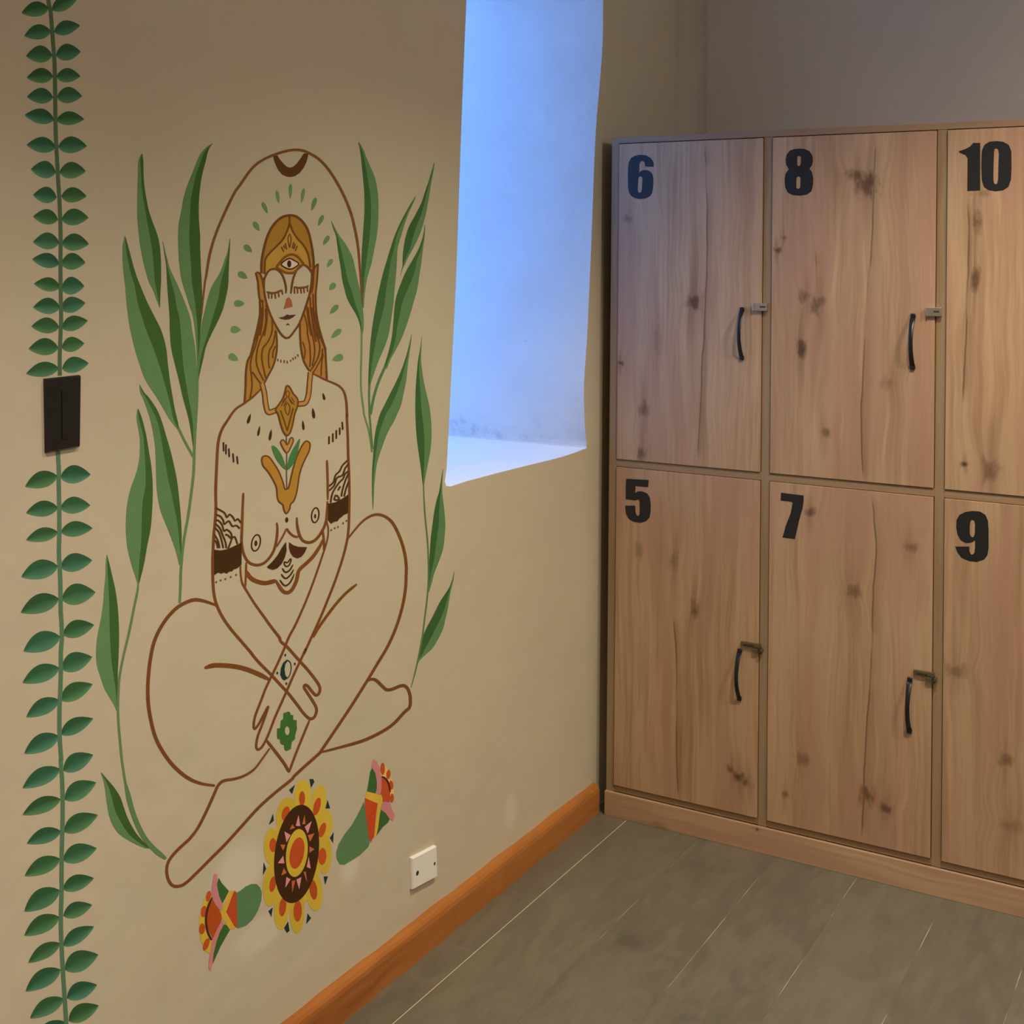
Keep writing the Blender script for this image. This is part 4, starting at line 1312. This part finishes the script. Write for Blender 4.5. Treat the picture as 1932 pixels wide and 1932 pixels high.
for cx_, cy_, rx, ry, sh, dx_, dy_, r1, r2 in [(412, 908, 78, 148, 22, 410, 915, 2.7, 5.4), (1492, 404, 66, 134, 12, 1490, 422, 1.9, 4.2)]:
    ring_ = C2([(cx_ + rx * math.cos(a) + sh * math.sin(a), cy_ - ry * math.sin(a)) for a in [k * math.pi / 8 for k in range(16)]])
    Paint().stroke(ring_, 2.5, DARK, 4, 3, closed=True).build('nipple_ring', fig)
    Paint().ell(*C2([(dx_, dy_)])[0], r1, r2, DARK, 4).build('nipple_dot', fig)
Paint().ell(*C2([(972, 490)])[0], 2.9, 5.0, DARK, 4).build('belly_dot', fig)
Paint().fill(C2([(952, 895), (880, 1000), (800, 1140), (700, 1260), (610, 1345), (640, 1375), (720, 1400), (800, 1372), (880, 1292), (940, 1170), (970, 1050), (963, 920)]), DARK, 4).build('belly_wing', fig)
Paint().fill(C2([(1013, 895), (1090, 950), (1180, 980), (1345, 988), (1300, 1090), (1240, 1162), (1170, 1192), (1090, 1162), (1040, 1090), (1013, 1000)]), pig(70, 36, 12), 4).build('belly_wing', fig)
for ps in ([(890, 1370), (930, 1430), (970, 1442), (1030, 1400), (1090, 1300)], [(870, 1475), (920, 1540), (970, 1552), (1040, 1490), (1100, 1390)], [(845, 1580), (900, 1660), (960, 1687), (1040, 1620), (1112, 1470)]):
    Paint().stroke(C2(ps), 3.0, DARK, 4, taper=(.5, .3)).build('belly_arc', fig)
Paint().stroke(C2([(930, 1255), (930, 1300), (965, 1340), (1020, 1310), (1050, 1230), (1040, 1200), (985, 1268)]), 2.6, DARK, 4, 3, closed=True).build('belly_heart', fig)

for a, t, w in [((285, 1695), (328, 1550), 58), ((435, 1875), (462, 1725), 46), ((605, 1940), (630, 1775), 54), ((1408, 1350), (1382, 1245), 46), ((1255, 1620), (1232, 1465), 60), ((1102, 1790), (1088, 1645), 46)]:
    (a, t) = H3([a, t])
    Paint().drop(a, t, w / 7.728, DARK, 4).build('chest_drop', fig)
for z_, L in ((L3, [((1425, 540), (1428, 655)), ((1455, 565), (1456, 692)), ((1490, 615), (1496, 725)), ((1540, 675), (1549, 790)), ((1588, 710), (1600, 810))]),
              (R3, [((132, 275), (132, 375)), ((178, 240), (178, 350)), ((220, 200), (220, 310)), ((262, 170), (262, 260)), ((292, 100), (298, 200))])):
    for a, d in L:
        Paint().stroke(z_([a, ((a[0] + d[0]) / 2, (a[1] + d[1]) / 2), d]), 3.0, DARK, 4, 4, taper=(.4, .4)).build('shoulder_dash', fig)
for a, d in [((725, 748), (725, 782)), ((770, 762), (772, 803)), ((818, 766), (820, 808)), ((858, 778), (868, 813)), ((910, 762), (912, 788)), ((945, 732), (950, 768)), ((980, 717), (985, 748)), ((1014, 682), (1023, 718))]:
    Paint().stroke(H3([a, d]), 2.0, BROWN2, 4, 2).build('neck_dash', fig)

for z_, band, waves, dots, in [
    (A1, [(103, 1212), (200, 1225), (300, 1205), (400, 1160), (508, 1105), (505, 1430), (460, 1470), (430, 1490), (390, 1500), (370, 1530), (330, 1530), (290, 1562), (250, 1545), (210, 1562), (165, 1545), (103, 1588)],
     [[(130, 605), (200, 640), (260, 680), (290, 740), (330, 700), (380, 740), (410, 790), (450, 765), (495, 820)], [(130, 700), (200, 730), (240, 790), (255, 840), (320, 795), (370, 870), (430, 860), (480, 905)],
      [(120, 785), (170, 790), (220, 850), (250, 940), (290, 920), (350, 970), (370, 1030), (410, 1030), (445, 1130)], [(118, 830), (190, 900), (230, 1000), (270, 1100), (282, 1190)],
      [(113, 890), (170, 950), (210, 1060), (240, 1190)], [(108, 990), (160, 1080), (185, 1190)], [(105, 1070), (140, 1110), (160, 1190)], [(370, 1030), (340, 1120), (305, 1205)], [(265, 990), (310, 1005), (350, 1050)]],
     [(137, 1685), (200, 1660), (270, 1640), (347, 1610), (425, 1580)]),
    (A2, [(216, 1315), (320, 1297), (430, 1240), (525, 1175), (532, 1445), (450, 1480), (420, 1510), (390, 1530), (360, 1570), (310, 1580), (265, 1608), (222, 1560)],
     [[(235, 1060), (300, 1000), (330, 900), (390, 840), (430, 760), (510, 680)], [(235, 1125), (310, 1050), (350, 940), (430, 900), (470, 800), (520, 735)],
      [(258, 1300), (280, 1180), (330, 1080), (390, 1000), (440, 950), (470, 880), (522, 840)], [(335, 1185), (312, 1255), (385, 1250), (345, 1190)], [(365, 1120), (400, 1060)],
      [(415, 1210), (435, 1100), (480, 960), (522, 870)], [(455, 1210), (485, 1090), (525, 990)]],
     [(268, 1700), (318, 1672), (365, 1655), (440, 1600), (490, 1565)])]:
    ab = Paint().fill(z_(band), DARK, 4)
    for w in waves:
        ab.stroke(z_(w), 3.3, pig(74, 40, 14), 4, 4)
    for d in dots:
        ab.ell(*z_([d])[0], 1.7, 1.9, pig(96, 70, 40), 4, n=10)
    ab.build('armband', fig, 'dark armband with wave pattern')

mo = Paint().fill(B3([(720, 318), (670, 360), (640, 440), (633, 520), (660, 582), (690, 597), (735, 568), (703, 530), (690, 450), (700, 380), (738, 330)]), INK, 4)
mo.stroke(B3([(722, 322), (765, 352), (780, 430), (762, 520), (730, 572)]), 1.7, INK, 4)
for d in [(700, 255), (830, 375), (593, 498), (715, 640)]:
    mo.ell(*B3([d])[0], 1.7, 2.6, INK, 4, n=10)
mo.build('wrist_moon', fig, 'dark green crescent moon')
hx, hy = B3([(727, 1275)])[0]
cross = B3([(675, 1040), (740, 1018), (766, 1030), (770, 1060), (806, 1070), (808, 1130), (852, 1135), (858, 1250), (836, 1330), (830, 1392), (786, 1430), (776, 1520), (720, 1550), (690, 1532), (682, 1470), (635, 1452),
            (630, 1395), (590, 1382), (590, 1248), (632, 1240), (640, 1140), (674, 1120)])
Paint().fill([cross, [(hx + 4.6 * math.cos(k * math.pi / 8), hy + 8.6 * math.sin(k * math.pi / 8)) for k in range(16)]], pig(54, 94, 34), 4).build('hand_cross', fig, 'green stepped cross with round centre')

# ---------------------------------------------------------------- sun flower disc
F1, F2 = zoom(480, 1450, 9.66), zoom(480, 1580, 9.66)
fl = mural_root('painted_flower', (552, 1758), 'large painted yellow flower with dark brown disc and orange centre')
YEL, RED, PINK, ORG = pig(186, 152, 44), pig(170, 68, 24), pig(200, 128, 118), pig(176, 92, 44)
Y2 = 1255.8
pet = [((880, 470), 145, 250, 0.05), ((1170, 610), 130, 300, .1), ((1290, 1020), 125, 270, .05), ((1275, 1560), 125, 350, 0), ((1090, 985 + Y2), 145, 340, -.08), ((775, 1360 + Y2), 130, 370, 0),
       ((490, 1290 + Y2), 130, 380, .05), ((290, 870 + Y2), 130, 370, .06), ((305, 1415), 130, 315, .03), ((575, 830), 165, 300, .2)]
sd = [((865, 545), 55, 135, .02), ((1137, 690), 62, 165, .25), ((1235, 1120), 58, 140, .3), ((1235, 1600), 75, 155, .05), ((1070, 950 + Y2), 70, 185, -.12), ((785, 1340 + Y2), 76, 195, .03), ((512, 1265 + Y2), 64, 175, .12),
      ((330, 850 + Y2), 58, 145, .18), ((335, 1395), 66, 128, 0), ((567, 820), 70, 135, .25)]
Paint().ell(*F1([(768, 1560)])[0], 470 / 9.66, 1010 / 9.66, YEL, -1, shear=85 / 9.66, n=48).build('corolla', fl)
for (c, rx, ry, t), (c2, rx2, ry2, t2) in zip(pet, sd):
    p = Paint().ell(*F1([c])[0], rx * 1.06 / 9.66, ry * 1.04 / 9.66, jit(YEL, .05), 0, tilt=t)
    p.ell(*F1([c2])[0], rx2 / 9.66, ry2 / 9.66, jit(RED, .08), 1, tilt=t2)
    p.build('petal', fl)
disc_ = Paint().ell(*F1([(765, 1555)])[0], 402 / 9.66, 897 / 9.66, pig(56, 30, 8), 2, shear=90 / 9.66, n=48)
tri = [(PINK, F1, [(748, 1042), (832, 1048), (800, 845)]), (ORG, F1, [(868, 1012), (925, 1012), (912, 835)]), (PINK, F1, [(912, 1060), (968, 1185), (1042, 955)]), (ORG, F1, [(968, 1212), (1008, 1335), (1092, 1178)]),
       (ORG, F1, [(998, 1415), (998, 1535), (1092, 1470)]), (PINK, F1, [(985, 1605), (948, 1795), (1022, 1822)]), (ORG, F2, [(888, 620), (935, 625), (955, 815)]), (PINK, F2, [(760, 765), (852, 720), (812, 945)]),
       (pig(190, 80, 44), F2, [(675, 792), (742, 780), (685, 1005)]), (PINK, F2, [(578, 718), (655, 762), (558, 918)]), (ORG, F2, [(485, 695), (585, 640), (530, 555)]), (PINK, F2, [(422, 468), (542, 472), (520, 332)]),
       (ORG, F1, [(465, 1385), (562, 1388), (520, 1495)]), (PINK, F1, [(542, 1145), (655, 1210), (580, 1345)]), (ORG, F1, [(635, 1112), (735, 1080), (688, 1015)])]
for c, z_, t in tri:
    disc_.fill(z_(t), c, 3)
disc_.ell(*F1([(768, 1537)])[0], 196 / 9.66, 437 / 9.66, jit(YEL, .02), 4, shear=42 / 9.66, n=36)
disc_.ell(*F1([(770, 1540)])[0], 130 / 9.66, 287 / 9.66, RED, 5, shear=45 / 9.66, n=32)
disc_.build('disc', fl, 'dark brown disc with pink and orange teeth around an orange centre')
for z_, t in [(F1, [(1000, 190), (1070, 190), (1090, 245), (1030, 350)]), (F1, [(738, 292), (628, 390), (685, 465)]), (F1, [(1330, 565), (1292, 728), (1378, 722)]), (F1, [(1442, 1152), (1372, 1262), (1432, 1358)]),
              (F1, [(337, 815), (352, 950), (257, 1028)]), (F2, [(165, 445), (212, 570), (150, 695)]), (F2, [(1258, 708), (1338, 708), (1287, 865)]), (F2, [(332, 1272), (252, 1340), (307, 1448)]),
              (F2, [(965, 1382), (1032, 1470), (940, 1578)]), (F2, [(612, 1525), (637, 1700), (590, 1738), (538, 1650)])]:
    Paint().fill(z_(t), INK, 1).build('fleck', fl)

# ---------------------------------------------------------------- two flower buds
F3, F4 = zoom(360, 1640, 9.66), zoom(600, 1420, 8.05)
GB, GK = pig(80, 110, 66), pig(52, 86, 34)
PK = pig(182, 112, 104)
bud = mural_root('painted_bud', (398, 1832), 'painted bud below the figure\'s foot, green end towards the flower')
for nm, c, ps, lay in [
    ('fringe', YEL, [(330, 385), (390, 520), (310, 680), (270, 850), (275, 1020), (310, 1170), (390, 1290), (345, 1540), (270, 1500), (180, 1300), (143, 1100), (150, 900), (190, 700), (265, 480)], 0),
    ('heart', pig(162, 66, 18), [(390, 540), (450, 650), (520, 740), (565, 870), (540, 990), (460, 1140), (400, 1260), (340, 1150), (290, 1000), (290, 820), (330, 660)], 1),
    ('calyx', GB, [(825, 430), (900, 390), (1000, 310), (1100, 268), (1200, 270), (1260, 330), (1292, 420), (1282, 580), (1220, 760), (1120, 920), (1000, 1030), (845, 1078), (835, 900), (825, 600)], 0),
    ('band', pig(166, 64, 26), [(798, 385), (828, 420), (834, 700), (850, 1066), (800, 1045), (715, 920), (640, 780), (690, 640), (745, 470)], 1),
    ('band', pig(192, 150, 48), [(698, 398), (785, 388), (640, 780), (805, 1066), (710, 1102), (560, 885), (543, 780), (600, 620)], 2),
    ('sepal', GK, [(505, 150), (560, 250), (692, 395), (630, 520), (570, 630), (505, 480), (470, 280)], 1),
    ('sepal', GK, [(588, 1000), (660, 1020), (707, 1112), (640, 1225), (540, 1405), (460, 1585), (398, 1725), (405, 1530), (465, 1280), (525, 1120)], 1),
    ('petal', PK, [(418, 78), (482, 95), (475, 300), (510, 480), (582, 655), (545, 745), (440, 640), (368, 460), (385, 280)], 2),
    ('petal', PK, [(562, 925), (602, 1000), (530, 1132), (462, 1322), (412, 1530), (392, 1722), (360, 1855), (318, 1800), (328, 1650), (348, 1500), (388, 1290), (458, 1130)], 2),
]:
    pp = Paint().fill(F3(ps), c, lay)
    if nm == 'fringe':
        for x, y, rx, ry, t in [(318, 490, 44, 100, .2), (232, 770, 52, 105, .15), (202, 1085, 55, 100, .1), (278, 1365, 50, 118, .35)]:
            pp.ell(*F3([(x, y)])[0], rx / 9.66, ry / 9.66, RED, 1, tilt=t)
    if nm == 'heart':
        pp.stroke(F3([(385, 510), (312, 680), (276, 850), (276, 1000), (310, 1160), (375, 1290)]), 4.4, pig(70, 28, 18), 2, taper=(.4, 1))
    pp.build(nm, bud)
bud = mural_root('painted_bud', (655, 1632), 'painted bud with rounded green end above the white wall plate, its red fringe upright')
for nm, c, ps, lay in [
    ('fringe', pig(206, 164, 86), [(948, 340), (958, 195), (1010, 195), (1080, 280), (1130, 420), (1147, 560), (1142, 745), (1090, 742), (1095, 600), (1070, 480), (1020, 400)], 0),
    ('heart', RED, [(958, 380), (1020, 410), (1060, 480), (1092, 600), (1088, 748), (968, 740), (965, 650), (943, 620)], 1),
    ('calyx', GB, [(697, 735), (712, 850), (748, 1080), (785, 1370), (762, 1432), (640, 1552), (500, 1642), (400, 1702), (330, 1697), (285, 1622), (273, 1520), (310, 1390), (400, 1240), (510, 1100), (600, 940), (650, 840)], 0),
    ('band', pig(176, 62, 24), [(708, 685), (905, 770), (882, 900), (852, 1262), (800, 1365), (772, 1300), (738, 1050), (713, 850)], 1),
    ('band', pig(196, 154, 48), [(738, 588), (960, 645), (978, 690), (975, 745), (942, 860), (912, 1120), (882, 1272), (848, 1292), (870, 1080), (895, 880), (905, 772), (712, 690)], 2),
    ('sepal', GK, [(820, 225), (860, 290), (892, 400), (897, 520), (872, 618), (743, 585), (770, 420), (790, 290)], 1),
    ('petal', PK, [(835, 98), (890, 130), (937, 240), (962, 400), (962, 560), (942, 642), (888, 622), (893, 450), (868, 310), (803, 200)], 2),
    ('petal', PK, [(968, 740), (1092, 755), (1122, 860), (1168, 950), (1130, 1042), (1080, 1000), (1030, 920), (948, 862)], 2),
    ('sepal', GK, [(953, 862), (1030, 910), (1092, 1000), (1060, 1062), (980, 1132), (900, 1242), (883, 1272), (913, 1100), (935, 950)], 1),
]:
    pp = Paint().fill(F4(ps), c, lay)
    if nm == 'fringe':
        for x, y, rx, ry, t in [(980, 245, 34, 95, 0), (1066, 330, 32, 72, .1), (1110, 492, 30, 70, -.1), (1120, 690, 30, 66, .05)]:
            pp.ell(*F4([(x, y)])[0], rx / 8.05, ry / 8.05, RED, 1, tilt=t)
    if nm == 'heart':
        pp.stroke(F4([(965, 362), (1030, 400), (1072, 480), (1094, 600)]), 3.4, pig(66, 26, 16), 2, taper=(.6, .5))
    pp.build(nm, bud)
